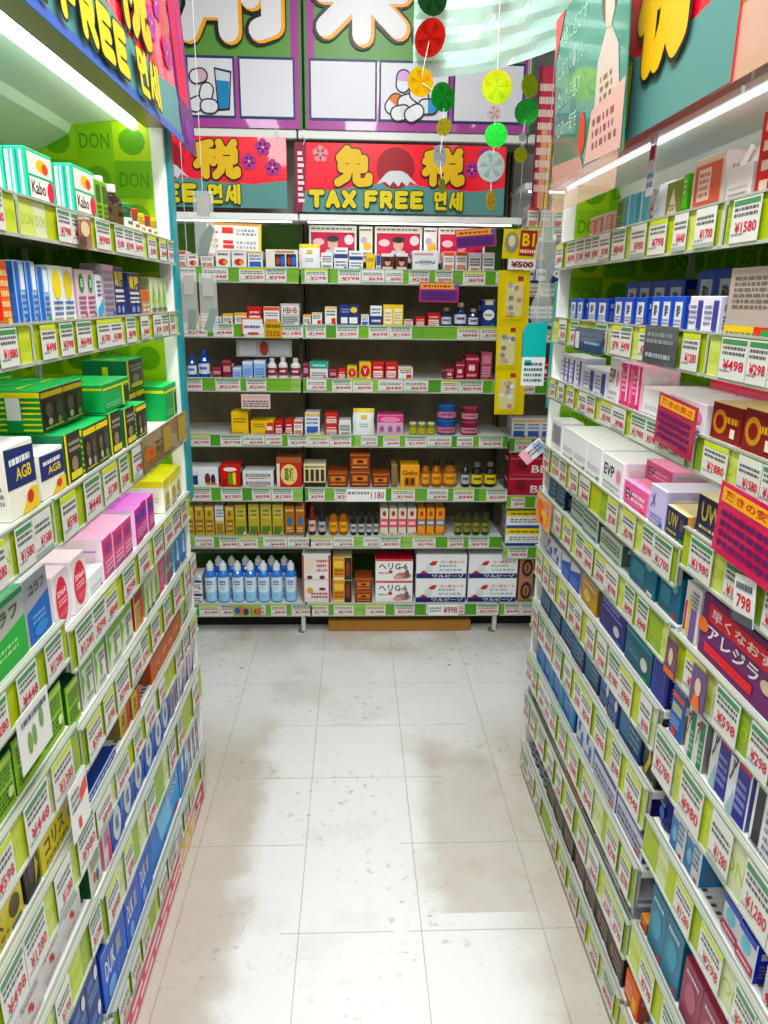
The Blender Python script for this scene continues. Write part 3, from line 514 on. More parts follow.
 'tealgrid': ('deep teal carton set upright', '#177290', '#145f7a', '#2588a6', [('e', .5, .5, .3, .24, '#2f8fae'), L_(.15, .78, .85, .9, 1, '#b6e2ec')], [('e', .5, .4, .2, .2, '#2a86a4')], [('p', ((.3, .4), (.9, .4), (.9, .6), (.3, .6)), '#8fd4e4')]),
 'plumgrid': ('plum red carton set upright', '#8a2a48', '#74203c', '#a83c5c', [('e', .5, .5, .3, .24, '#a8506c'), L_(.15, .78, .85, .9, 1, '#ecc2cc')], None, [('p', ((.3, .4), (.9, .4), (.9, .6), (.3, .6)), '#ecb6c4')]),
 'paisley': ('blue and white paisley pouch', '#2f86d8', '#5aa6e6', '#dfeaf4', [('e', .3, .6, .18, .22, '#eef4f6'), ('e', .65, .35, .2, .2, '#e9f0f2'), ('e', .65, .36, .08, .08, '#3ca84a'), ('e', .2, .2, .08, .08, '#c83c3c'), ('e', .8, .8, .1, .1, '#1c4fa8')], None, None),
 # end rack
 'whitered': ('white box with red top', '#efedec', '#dfdcda', '#f2f0ee', [('r', 0, .8, 1, 1, '#e25a3c'), L_(.1, .45, .9, .72, 2, '#8a7a7c'), ('r', .1, .08, .9, .32, '#d88a6a')], None, None),
 'whitefruit': ('white box with fruit picture', '#f1efec', '#dfdcd6', '#f2f0ee', [('e', .5, .32, .34, .2, '#c8402c'), ('e', .66, .3, .16, .14, '#e9984a'), L_(.15, .66, .85, .86, 1, '#3a3a3c'), ('r', 0, .93, 1, 1, '#d8c8bc')], None, None),
 'whiteblue': ('white box with blue print', '#e9edf4', '#cfd6e2', '#f0f2f6', [('r', .1, .08, .9, .38, '#3c62b8'), ('r', 0, .85, 1, 1, '#e8b86a'), L_(.1, .45, .9, .8, 2, '#6a7aa8')], None, None),
 'creamcans': ('cream carton picturing two drinks', '#eee6da', '#d9cfbf', '#f0eae0', [('r', .28, .1, .6, .78, '#20222e'), ('r', .64, .1, .96, .78, '#20222e'), ('e', .52, .4, .07, .26, '#2f6fd8'), ('e', .88, .4, .07, .26, '#2f6fd8'), ('e', .38, .4, .06, .22, '#b8402c'), ('e', .74, .4, .06, .22, '#b8402c'), ('r', .3, .86, .9, .94, '#d8705c')], None, None),
 'whitebagyellow': ('white pouch with yellow clip', '#f0f3f4', '#dfe4e6', '#e8d024', [('r', .3, .78, .75, .99, '#efd02a'), L_(.2, .2, .8, .5, 2, '#9cb4bc')], None, None),
 'whiteblack': ('white box with black lettering', '#f0f1f1', '#d9dadb', '#f4f4f4', [L_(.1, .4, .9, .85, 3, '#3a3c40'), ('r', .1, .08, .9, .26, '#9a9c9e')], None, None),
 'whitenavy': ('white box with navy band', '#eff2f5', '#d6dbe2', '#f4f6f8', [('r', 0, .52, 1, .72, '#2c4274'), L_(.1, .12, .9, .42, 2, '#5a6684'), L_(.15, .8, .85, .92, 1, '#3a4a74')], None, None),
 'yellowplain': ('plain yellow box', '#eec51c', '#d8ac14', '#f4d43c', [L_(.1, .5, .9, .75, 2, '#8a6a14'), ('r', 0, .0, 1, .1, '#d8a010')], None, None),
 'bluewhite': ('narrow blue and white box', '#e6ebf4', '#2a4a9c', '#dfe6f0', [('r', 0, .3, 1, 1, '#2c4f9c'), L_(.2, .05, .8, .25, 1, '#4a6ab0')], None, None),
 'brownface': ('brown box with portrait print', '#5a2a20', '#4a221a', '#e6e2de', [('r', 0, .84, 1, 1, '#e6e2de'), ('e', .5, .5, .22, .24, '#d8a48a'), ('r', .1, .05, .9, .2, '#d8cfc8'), ('e', .5, .64, .25, .12, '#2a1512')], None, None),
 'whitewide': ('wide white box with grey script', '#f1f2f3', '#dfe0e2', '#f6f6f6', [L_(.1, .3, .9, .5, 1, '#7a8088'), ('r', .05, .78, .8, .88, '#d8a0a8'), ('e', .5, .42, .3, .14, '#c9ced4'), L_(.25, .36, .75, .5, 1, '#4a5058')], None, None),
 'greywhite': ('white box with grey label', '#e3e4e4', '#c6c8ca', '#eef0f0', [('r', .1, .3, .9, .7, '#6a6e74'), L_(.15, .36, .85, .64, 2, '#dfe2e4'), ('r', .2, .06, .8, .16, '#c46a7a')], None, None),
 'whiteyellowtop': ('white box with amber top', '#ecebe4', '#d6d4cc', '#eeb43c', [('r', 0, .78, 1, 1, '#e9a83c'), L_(.1, .2, .9, .65, 3, '#5c5c60'), ('e', .75, .2, .14, .12, '#c83c3c')], None, None),
 'redwhite': ('red box with white label', '#c8282c', '#a81f24', '#d8403c', [('r', .1, .1, .9, .5, '#f0e9e6'), L_(.15, .6, .85, .8, 1, '#f6d8d4'), L_(.15, .15, .85, .42, 2, '#b83a3c')], None, None),
 'greyred': ('grey carton with maroon lettering', '#bfc0bf', '#a4a5a4', '#d9dad8', [('r', .05, .5, .95, .92, '#e4e2de'), ('t', 'HBHB', .12, .55, .88, .84, '#8f2434'), L_(.1, .1, .9, .4, 3, '#77797c')], None, None),
 'whiteredstripe': ('white box with red side label', '#efedea', '#d8d5d0', '#f2f0ec', [('r', .55, .08, .92, .4, '#d83a2c'), ('r', 0, .9, 1, 1, '#e8b24a'), L_(.1, .5, .9, .85, 2, '#4a4c55')], None, None),
 'navyyellow': ('navy box with yellow emblem', '#1f2f6c', '#17245a', '#2a3c80', [('e', .75, .76, .18, .14, '#e0cc24'), ('r', .08, .1, .42, .4, '#f0f0ee'), ('r', .52, .1, .94, .4, '#f0f0ee'), L_(.1, .6, .55, .85, 2, '#8fa4d8')], None, None),
 'navywhite': ('navy and white split box', '#20407c', '#183466', '#e9ecf0', [('r', 0, .5, 1, 1, '#eceef2'), L_(.1, .58, .9, .92, 2, '#3c5490'), L_(.1, .15, .9, .35, 1, '#e9eef6')], None, None),
 'yellowwhite': ('yellow carton with white window', '#e6c62c', '#c8a81c', '#efd44c', [('r', .06, .1, .42, .8, '#f0ede0'), ('r', .56, .1, .94, .84, '#efe9c8'), L_(.1, .2, .4, .7, 3, '#c87a3c'), L_(.6, .2, .9, .7, 4, '#a8923c')], None, None),
 'navyoval': ('navy carton with white oval', '#1f3a7a', '#183066', '#cfc7b0', [('e', .5, .45, .42, .2, '#f0f2f5'), ('r', .2, .82, .8, .98, '#d8ccac'), L_(.2, .38, .8, .52, 1, '#a83a4c')], None, None),
 'maroon': ('small maroon box', '#7c2436', '#641c2c', '#8f3446', [('r', .08, .35, .92, .7, '#c88a94'), ('r', 0, .88, 1, 1, '#a84454')], None, None),
 'lightblue': ('pale blue medicine box', '#9cbce6', '#7fa2d4', '#c0d4f0', [('r', 0, .84, 1, 1, '#e0dfe6'), L_(.1, .15, .9, .6, 3, '#5c7cc0')], None, None),
 'greenwhite': ('white carton with sea green band', '#e2e6e2', '#c6ccc8', '#3f9c8a', [('r', 0, .6, 1, 1, '#3a9a86'), L_(.1, .12, .9, .4, 2, '#8a5c66'), L_(.15, .7, .85, .88, 1, '#d6f0e8')], None, None),
 'redyellow': ('yellow framed red box', '#e2b83c', '#c89a2c', '#ecc85c', [('e', .5, .5, .42, .36, '#c8242c'), ('t', 'V', .35, .3, .65, .68, '#f4e8dc')], None, None),
 'redheart': ('dark red box with pale heart', '#9c1f34', '#7f182a', '#b43448', [('e', .35, .5, .14, .14, '#f0d0d4'), ('e', .6, .5, .14, .14, '#f0d0d4'), ('r', 0, .82, 1, .9, '#d8909c'), L_(.1, .1, .9, .28, 1, '#e6b4bc')], None, None),
 'pinktall': ('tall dusky pink box', '#a85068', '#8a3c54', '#c27888', [('r', .1, .6, .9, .9, '#c87c90'), L_(.1, .1, .9, .5, 4, '#e0b0bc')], None, None),
 'yellowred': ('yellow carton with red corner', '#ecc42c', '#d0a41c', '#f2d44c', [('p', ((.6, 0), (1, 0), (1, .9), (.75, .9)), '#d8402c'), ('r', .7, .3, .95, .6, '#f0ece4'), L_(.08, .5, .6, .85, 2, '#a8502c')], None, None),
 'pinkpack': ('pink and white three part pack', '#dcb8c8', '#c890a8', '#d8508c', [('r', 0, .62, 1, .98, '#d8488a'), ('e', .5, .78, .4, .14, '#f08ab8')] + [('r', .04 + .33 * k, .05, .3 + .33 * k, .55, '#cfa8c8') for k in range(3)] + [('e', .17 + .33 * k, .3, .09, .16, '#a85a94') for k in range(3)], None, None),
 'whitebottlepic': ('white carton picturing dark bottles', '#eceef0', '#d0d4da', '#f0f2f4', [('r', 0, .1, .38, .62, '#243c80'), ('p', ((0, .5), (.4, .62), (.4, .82), (0, .72)), '#dfe6ee'), ('e', .68, .4, .09, .32, '#7a2a34'), ('e', .85, .38, .07, .28, '#2c2a3c'), ('r', .62, .1, .95, .2, '#c8843c')], None, None),
 'redgreenbars': ('red carton with green bars', '#cc2226', '#a81a1e', '#dc3c3c', [('r', .4, .1, .56, .62, '#3fae3c'), ('r', .62, .1, .78, .66, '#e6e23c'), ('e', .5, .82, .34, .1, '#f4ece6'), ('r', .1, .1, .34, .4, '#a8181c')], None, None),
 'tallred': ('tall red and yellow carton', '#c8302a', '#a4241f', '#9c5a3c', [('e', .5, .42, .34, .36, '#e6d68a'), ('t', '葛根', .3, .2, .7, .66, '#4c6a2a'), ('r', 0, .84, 1, 1, '#a8643c'), ('r', 0, 0, .12, .8, '#ece2d2')], None, None),
 'creamblack': ('cream and black bottle multipack', '#e6d8a8', '#c8b88a', '#efe4c0', [('r', 0, .0, 1, .2, '#2c2622')] + [('r', .06 + .24 * k, .26, .22 + .24 * k, .78, '#3c3026') for k in range(4)] + [L_(.05, .84, .95, .96, 1, '#6a5a3c')], None, None),
 'brownorange': ('brown drink box with orange label', '#7a3418', '#5f2812', '#9c4a22', [('r', .12, .35, .88, .7, '#d87a34'), ('r', .35, .42, .65, .6, '#3c1c10'), ('r', 0, .86, 1, .94, '#c86a2c'), L_(.1, .08, .9, .26, 1, '#d89a5c')], None, None),
 'cardboard': ('narrow plain cardboard box', '#8a6c4a', '#755a3c', '#a08058', [('r', .1, .45, .9, .47, '#6c5236')], None, None),
 'yellowblack': ('orange yellow carton with black text', '#f0a61c', '#d88c14', '#f4b83c', [('t', 'Ginko', .08, .55, .92, .78, '#2c1c08'), ('r', .2, .06, .8, .45, '#a8641c'), ('e', .35, .26, .08, .16, '#3c1c08'), ('e', .65, .26, .08, .16, '#3c1c08')], None, None),
 'goldbox': ('gold tonic box', '#c8a44a', '#a88434', '#e0c478', [('r', .12, .1, .88, .55, '#8a6a24'), ('e', .5, .75, .2, .1, '#8f6f2c'), ('r', .08, .9, .92, .96, '#f0dc98'), L_(.2, .15, .8, .48, 2, '#e0c478')], None, None),
 'goldwhite': ('white topped gold tonic box', '#cdb06a', '#a88c48', '#eeeae0', [('r', 0, .5, 1, 1, '#dcdde2'), L_(.1, .6, .9, .9, 3, '#6a6a88'), ('r', .1, .08, .9, .4, '#9c7c34')], None, None),
 'goldgreen': ('greenish gold tall tonic box', '#b4a444', '#8f8030', '#d8cc7a', [('r', .1, .55, .9, .92, '#c8bc64'), ('r', .1, .05, .9, .3, '#5a7a34'), L_(.2, .6, .8, .88, 2, '#6c5f1c')], None, None),
 'goldblue': ('brown box with blue seal', '#a8682c', '#8a5222', '#c8884c', [('e', .5, .5, .3, .16, '#3c6c9c'), ('r', .05, .84, .95, .92, '#e0b468'), L_(.15, .1, .85, .3, 2, '#e8c88c')], None, None),
 'creampink': ('cream drink box with pink band', '#e3d5c4', '#c8b8a4', '#efe4d6', [('r', 0, .3, 1, .62, '#e0506c'), ('e', .5, .82, .24, .1, '#a8342c'), L_(.1, .35, .9, .56, 1, '#f6dcdc')], None, None),
 'orangewhite': ('orange drink box with grey band', '#f0992c', '#d07c1c', '#f4b054', [('r', 0, .35, 1, .62, '#7c7f86'), ('e', .5, .82, .24, .1, '#b8442c'), L_(.1, .4, .9, .56, 1, '#e9e9ea')], None, None),
 'whitecheck': ('white multipack with red sides', '#f0ecea', '#c8243c', '#ece6e2', [('r', 0, 0, .05, .97, '#cc2440'), ('r', .93, 0, 1, .97, '#cc2440'), ('r', .08, .6, .42, .9, '#e9dcc8'), ('e', .25, .52, .1, .04, '#7a2a2c'), ('e', .7, .52, .1, .04, '#7a2a2c'), ('e', .25, .25, .12, .06, '#e0a43c'), ('e', .7, .28, .12, .03, '#7a2a2c'), L_(.5, .62, .9, .9, 3, '#b83a4c'), L_(.3, .08, .9, .22, 2, '#b83a4c'), ('r', .05, .47, .93, .485, '#cfc8c4')], None, None),
 'orangedark': ('orange drink pack with dark bottle', '#d89428', '#b47818', '#e8d8a0', [('r', .62, .0, 1, 1, '#2c2420'), ('e', .8, .5, .1, .34, '#8a3a1c'), ('r', .05, .55, .56, .85, '#eec45c'), ('r', 0, .0, .6, .12, '#f0e0a8'), L_(.08, .2, .55, .5, 2, '#7a3c14')], None, None),
 'whitepill': ('white carton with dark lettering', '#f2f1f0', '#dad8d6', '#c8243c', [('t', 'ヘリG-6', .08, .52, .86, .84, '#2c2a2e'), ('e', .75, .24, .22, .16, '#b87a80'), ('e', .6, .16, .12, .1, '#d8a0a4'), ('e', .85, .34, .06, .2, '#6a6468'), L_(.08, .3, .4, .44, 1, '#6a6468'), ('r', 0, .94, 1, 1, '#d8202c'), ('r', .35, .36, .45, .5, '#cc2c34')], None, None),
 'bigwhitenavy': ('large white carton with navy foot', '#f3f3f4', '#c9ccd6', '#e9e9ec', [('r', 0, 0, 1, .2, '#232c74'), ('t', 'ワルピーゾ', .32, .03, .95, .17, '#eef0f6'), ('t', 'コーポルート', .48, .62, .96, .76, '#c83c34'), ('p', ((.2, .5), (.32, .72), (.42, .74), (.38, .56)), '#c8302c'), ('e', .25, .42, .08, .16, '#d6e2e2'), ('p', ((.05, .2), (.25, .2), (.15, .34)), '#b82c3c'), L_(.46, .48, .8, .58, 1, '#7a88a0'), L_(.46, .3, .95, .42, 1, '#a0b4b4')], None, None),
 'browncircle': ('brown carton with dark ring', '#b07a62', '#8f5f4a', '#c8967c', [('e', .55, .5, .42, .4, '#33201c'), ('e', .55, .5, .26, .25, '#a06a50'), ('r', .5, .35, .6, .65, '#4a2c24')], None, None),
 'redbb': ('crimson carton with white letters', '#b81f3c', '#8f1830', '#d0506a', [('t', 'BBE', .45, .12, .95, .5, '#f6ecee'), ('r', 0, .8, 1, .88, '#d86a80'), ('e', .25, .5, .12, .26, '#7c1a2c')], None, None),
 'yellownavy': ('yellow and white carton with navy foot', '#eef0f0', '#c8ccd0', '#e8cc24', [('r', 0, .68, 1, 1, '#ecd01c'), ('r', 0, 0, 1, .16, '#2a4690'), ('e', .84, .42, .1, .14, '#b83440'), L_(.08, .3, .7, .56, 2, '#6a6c7a'), L_(.08, .76, .9, .9, 1, '#6a5414')], None, None),
 'navypromo': ('dark navy boxed set', '#2a3050', '#1f2440', '#3c4468', [L_(.1, .2, .9, .8, 3, '#8f98b8')], None, None),
}
# cylinders: description, category, body, cap, label colour
CY = {
 'bottlenavy': ('navy bottle with tan cap', '#1f2f66', '#b59c74', '#d8dbe6'), 'bottleblue': ('deep blue bottle', '#1c4a9c', '#274f96', '#dfe6f4'),
 'bottlewhite': ('white bottle with maroon label', '#e6e2e2', '#cfcaca', '#8f2c40'), 'greencan': ('small yellow and green can', '#7f8f2c', '#d8d4b4', '#c8c23c'),
 'bluecan': ('blue tin with pink print', '#23508f', '#2f64ac', '#d8788c'), 'maroontin': ('maroon tin', '#7c2440', '#9c4058', '#d08a9c'),
 'bottleamber': ('amber drink bottle with black cap', '#a05c1c', '#1e1a1a', '#f0a828'), 'bottleblack': ('black drink bottle with silver label', '#1e1c1e', '#2a282c', '#b9bac0'),
 'bottleyellowband': ('black drink bottle with yellow band', '#1c1a18', '#6a6468', '#e0c828'), 'bottlemaroon': ('slender dark red bottle', '#6a1f24', '#8a2c30', '#e0bfa8'),
 'jarolive': ('dark olive glass jar', '#3c401c', '#2a2820', '#8a8a3c'), 'darktonic': ('dark brown tonic bottle', '#2e1c14', '#e6e4e0', '#5a4a2c'),
 'smallgreenjar': ('small green capped jar', '#2c5a2c', '#3c8a4a', '#dfe2d4'), 'smallredjar': ('small red capped jar', '#8a4a34', '#c8382c', '#ead9c8'),
 'smallyellowjar': ('small yellow capped jar', '#b8a02c', '#e6cf2c', '#f0ecd0'), 'blackstand': ('black bottle with grey label', '#17181c', '#303238', '#8a8f9c'),
}

def draw(f, items, seed):
    for k, it in enumerate(items or []):
        f.up()
        t = it[0]
        if t == 'r': f.rect(*it[1:])
        elif t == 'e': f.ell(*it[1:])
        elif t == 'p': f.pol(it[1], it[2])
        elif t == 't': f.text(it[1], it[2], it[3], it[4], it[5], it[6], .02)
        elif t == 'l': f.lines(it[1], it[2], it[3], it[4], it[5], it[6], seed + k)
PM = {}
def carton_mesh(key, w, h, d, flaps=False):
    k = (key, round(w, 3), round(h, 3), round(d, 3))
    if k in PM: return PM[k]
    ds, base, side, top, fr, sd, tp = D[key]; seed = len(PM)
    mb = MB(); mb.box(0, 0, 0, w, d, h, base, mt=mat(top), ms=mat(side), ch=min(.0012, w * .04))
    ff = Face(mb, (0.0012, 0, .0012), (1, 0, 0), (0, 0, 1), w - .0024, h - .0024)
    draw(ff, fr, seed)
    if len(fr) < 4: ff.up(); ff.lines(.06, .02, .7, .08, 1, '#77757c', seed + 5); ff.rect(.74, .03, .94, .12, ('#c8342c', '#e6c832', '#2f62b0', '#3a9a4a', '#efefef')[seed % 5])
    if not sd:
        for o_, ex_ in (((0, d - .001, .001), (0, -1, 0)), ((w, .001, .001), (0, 1, 0))):
            sf = Face(mb, o_, ex_, (0, 0, 1), d - .002, h - .002); sf.up(); sf.lines(.1, .12, .85, .5, 4, '#77757c', seed + 9); sf.rect(.1, .62, .7, .8, ('#c8c4c0', '#e9e6e0', '#8a8890')[seed % 3])
    if sd:
        draw(Face(mb, (0, d - .001, .001), (0, -1, 0), (0, 0, 1), d - .002, h - .002), sd, seed)
        draw(Face(mb, (w, .001, .001), (0, 1, 0), (0, 0, 1), d - .002, h - .002), sd, seed)
    tf = Face(mb, (0.001, .001, h), (1, 0, 0), (0, 1, 0), w - .002, d - .002)
    tf.up(); tf.rect(.0, .93, 1, .945, '#8a8a8a')
    draw(tf, tp, seed)
    if key == 'whiteears':
        for a in (.1, .55): mb.poly([(w * a, .01, h), (w * (a + .3), .01, h), (w * (a + .34), .02, h * 1.5), (w * (a + .18), .02, h * 1.6)], base)
    PM[k] = mb.mesh('carton'); return PM[k]
def pouch_mesh(key, w, h, d):
    k = ('p' + key, round(w, 3), round(h, 3))
    if k in PM: return PM[k]
    ds, base, side, top, fr, sd, tp = D[key]; d = min(d, .035); mb = MB(); n = 6; g = {}
    for i in range(n + 1):
        for j in range(n + 1):
            u, v = i / n, j / n; b = math.sin(math.pi * u) ** .5 * (1 - v ** 3) * (1 if v > 0 else .8)
            g[i, j] = (w * (u + .012 * math.sin(9 * v + i)), d / 2 * (1 - b * .95), h * v, b)
    for i in range(n):
        for j in range(n):
            q = [g[i, j], g[i + 1, j], g[i + 1, j + 1], g[i, j + 1]]
            mb.poly([p[:3] for p in q], base if j < n - 1 else top)
            mb.poly([(p[0], d - p[1] + .0004, p[2]) for p in q][::-1], side)
    f = Face(mb, (w * .18, d * .012, h * .15), (1, 0, 0), (0, 0, 1), w * .64, h * .62); f.lift = .001
    draw(f, fr, 3)
    PM[k] = mb.mesh('pouch', False); return PM[k]
def cyl_parts(key, r, h, kind):
    """(body mesh, [(part name, mesh)])"""
    k = ('c' + key, round(r, 3), round(h, 3), kind)
    if k in PM: return PM[k]
    if kind == 'lotion':
        body = MB(); P = [(0, 0), (r * .9, 0), (r, .006), (r, h * .66), (r * .94, h * .71), (r * .66, h * .76), (r * .55, h * .775), (0, h * .775)]
        body.lathe(0, 0, P, mat('#3f7cd8', .15, coat=.4), 16)
        lab = MB(); n = 10
        def arc(a, z, rr): return (rr * math.sin(a), -rr * math.cos(a), z)
        for i in range(n):
            a0, a1 = -1.45 + 2.9 * i / n, -1.45 + 2.9 * (i + 1) / n
            for z0, z1, c in ((h * .03, h * .26, '#a6d4f4'), (h * .26, h * .62, '#dcecf8')): lab.poly([arc(a0, z0, r + .0006), arc(a1, z0, r + .0006), arc(a1, z1, r + .0006), arc(a0, z1, r + .0006)], c)
        for (a0, a1, z0, z1, c) in [(-.5, .5, .44, .47, '#2a4a8a'), (-.6, .55, .49, .52, '#3a5a9a'), (-.45, .45, .53, .55, '#2a4a8a'), (-.3, .3, .38, .395, '#4a6aa4'), (-.35, .3, .33, .34, '#6a8abc'), (-.25, .3, .2, .21, '#4a7ab0'), (-.3, .3, .15, .16, '#4a7ab0')]:
            for i in range(3):
                b0 = a0 + (a1 - a0) * i / 3; b1 = a0 + (a1 - a0) * (i + .8) / 3
                lab.poly([arc(b0, h * z0, r + .001), arc(b1, h * z0, r + .001), arc(b1, h * z1, r + .001), arc(b0, h * z1, r + .001)], c)
        cap = MB(); cap.lathe(0, 0, [(r * .6, h * .77), (r * .64, h * .775), (r * .64, h * .90), (r * .5, h * .93), (r * .34, h * .94), (r * .3, h * .98), (r * .12, h), (0, h)], mat('#eef2f6', .3), 14)
        PM[k] = [('bottle_body', body.mesh('bottle_body', True)), ('label', lab.mesh('label')), ('cap', cap.mesh('cap', True))]
        return PM[k]
    ds, bc, cc, lc = CY[key]; body = MB(); glass = mat(bc, .15, coat=.5)
    if kind == 'bottle':
        body.lathe(0, 0, [(0, 0), (r * .94, 0), (r, .004), (r, h * .62), (r * .8, h * .72), (r * .46, h * .80), (r * .44, h * .84), (0, h * .84)], glass, 12)
        cap = MB(); cap.lathe(0, 0, [(r * .5, h * .82), (r * .54, h * .84), (r * .54, h * .98), (r * .48, h), (0, h)], mat(cc, .35), 12)
    else:
        body.lathe(0, 0, [(0, 0), (r * .95, 0), (r, .003), (r, h * .84), (r * .94, h * .86), (0, h * .86)], glass, 14)
        cap = MB(); cap.lathe(0, 0, [(r * .98, h * .84), (r * 1.0, h * .86), (r * 1.0, h * .98), (r * .95, h), (0, h)], mat(cc, .35), 14)
    lab = MB(); n = 8
    for i in range(n):
        a0, a1 = -1.3 + 2.6 * i / n, -1.3 + 2.6 * (i + 1) / n
        z0, z1 = (h * .14, h * .52)
        P = lambda a, z, q: (q * math.sin(a), -q * math.cos(a), z)
        lab.poly([P(a0, z0, r + .0006), P(a1, z0, r + .0006), P(a1, z1, r + .0006), P(a0, z1, r + .0006)], lc)
        if 2 <= i < 6: lab.poly([P(a0, h * .3, r + .0011), P(a1 - .06, h * .3, r + .0011), P(a1 - .06, h * .4, r + .0011), P(a0, h * .4, r + .0011)], bc)
    PM[k] = [('bottle_body' if kind == 'bottle' else 'can_body', body.mesh('body', True)), ('label', lab.mesh('label')), ('cap' if kind == 'bottle' else 'lid', cap.mesh('cap', True))]
    return PM[k]

def box_name(key):
    if key in ('aqua', 'greenstripe', 'greendark', 'greenplain', 'navywhitebig', 'navyyellowtall'): return 'antacid_box'
    if key in ('goldbox', 'goldgreen', 'goldwhite', 'goldblue', 'creampink', 'orangewhite', 'brownorange', 'whitecheck', 'orangedark', 'creamblack', 'yellowblack', 'creamcans'): return 'drink_box'
    if key in ('ovalpink', 'bluegreycare', 'greengreycare', 'pinkpack3', 'magentapack', 'yellowpack', 'whiteleaf', 'limeherb'): return 'skincare_box'
    return 'medicine_box'
REG = []      # every product placed: (place, shelf word, design key, sort keys, object, kind)
def put(side, shelf, key, a, h, w, d, z, off, kind='box', lay=0, dep=0, rot=0):
    """a = coordinate of the product's local origin along the rack"""
    if side == 'B': loc = (a, YB + off, z); rz = 0; along = a
    elif side == 'L': loc = (XL - off, a, z); rz = R(90); along = -a
    else: loc = (XR + off, a, z); rz = R(-90); along = -a
    rz += rot
    if kind in ('bottle', 'can', 'lotion'):
        r = w / 2 - .001
        o = bpy.data.objects.new({'bottle': 'medicine_bottle', 'can': 'tin', 'lotion': 'lotion_bottle'}[kind], None); C.objects.link(o)
        u = Vector((math.cos(rz), math.sin(rz), 0)); v = Vector((-math.sin(rz), math.cos(rz), 0))
        o.location = Vector(loc) + u * (w / 2) + v * (r + .001); o.rotation_euler = (0, 0, rz)
        for nm, me in cyl_parts(key, r, h, kind): link(nm, me, parent=o)
        cat = {'bottle': 'bottle', 'can': 'tin', 'lotion': 'bottle'}[kind]
    elif kind == 'pouch':
        o = link('product_pouch', pouch_mesh(key, w, h, d), loc, rz); cat = 'pouch'
    else:
        o = link(box_name(key), carton_mesh(key, w, h, d), loc, rz); cat = 'box'
    o['category'] = cat
    REG.append((side, shelf, key, (along, lay, dep), o, kind))
    return o

def place_row(side, shelf, surf, rows):
    for a0, a1, h, key, opt in rows:
        q = dict(x.split('=') for x in opt.split(';') if x)
        k = q.get('k', 'box'); st = int(q.get('st', 1)); n = int(q.get('n', 1)); dn = int(q.get('dn', 1)); off = float(q.get('off', .0135)); zz = float(q.get('z', 0))
        if a1 < a0: a0, a1 = a1, a0
        w = (a1 - a0) / n; d = float(q.get('d', .11))
        if k in ('bottle', 'can', 'lotion'): d = w
        if k != 'box' and q.get('k') != 'pouch': pass
        hh = h / st if side == 'B' else h
        rot = float(q.get('rot', 0))
        if side != 'B':
            far, near = RAIL[side][shelf - 1]; b = SIDE[side]['bay']
            surf = ((near or far) if (a0 + a1) / 2 < b else far)[1] - .0058
        for i in range(n):
            for s in range(st):
                for e in range(dn):
                    jo = off + (0 if dn > 1 or st > 1 else rnd.choice((0, 0, .001, .003)))
                    a = a0 + w * i + .0005 if side != 'R' else a0 + w * (i + 1) - .0005
                    put(side, shelf, key, a, hh - .0006, w - .001, d, surf + .0006 + zz + s * hh, jo + e * (d + .001), k, s, e, R(rot))

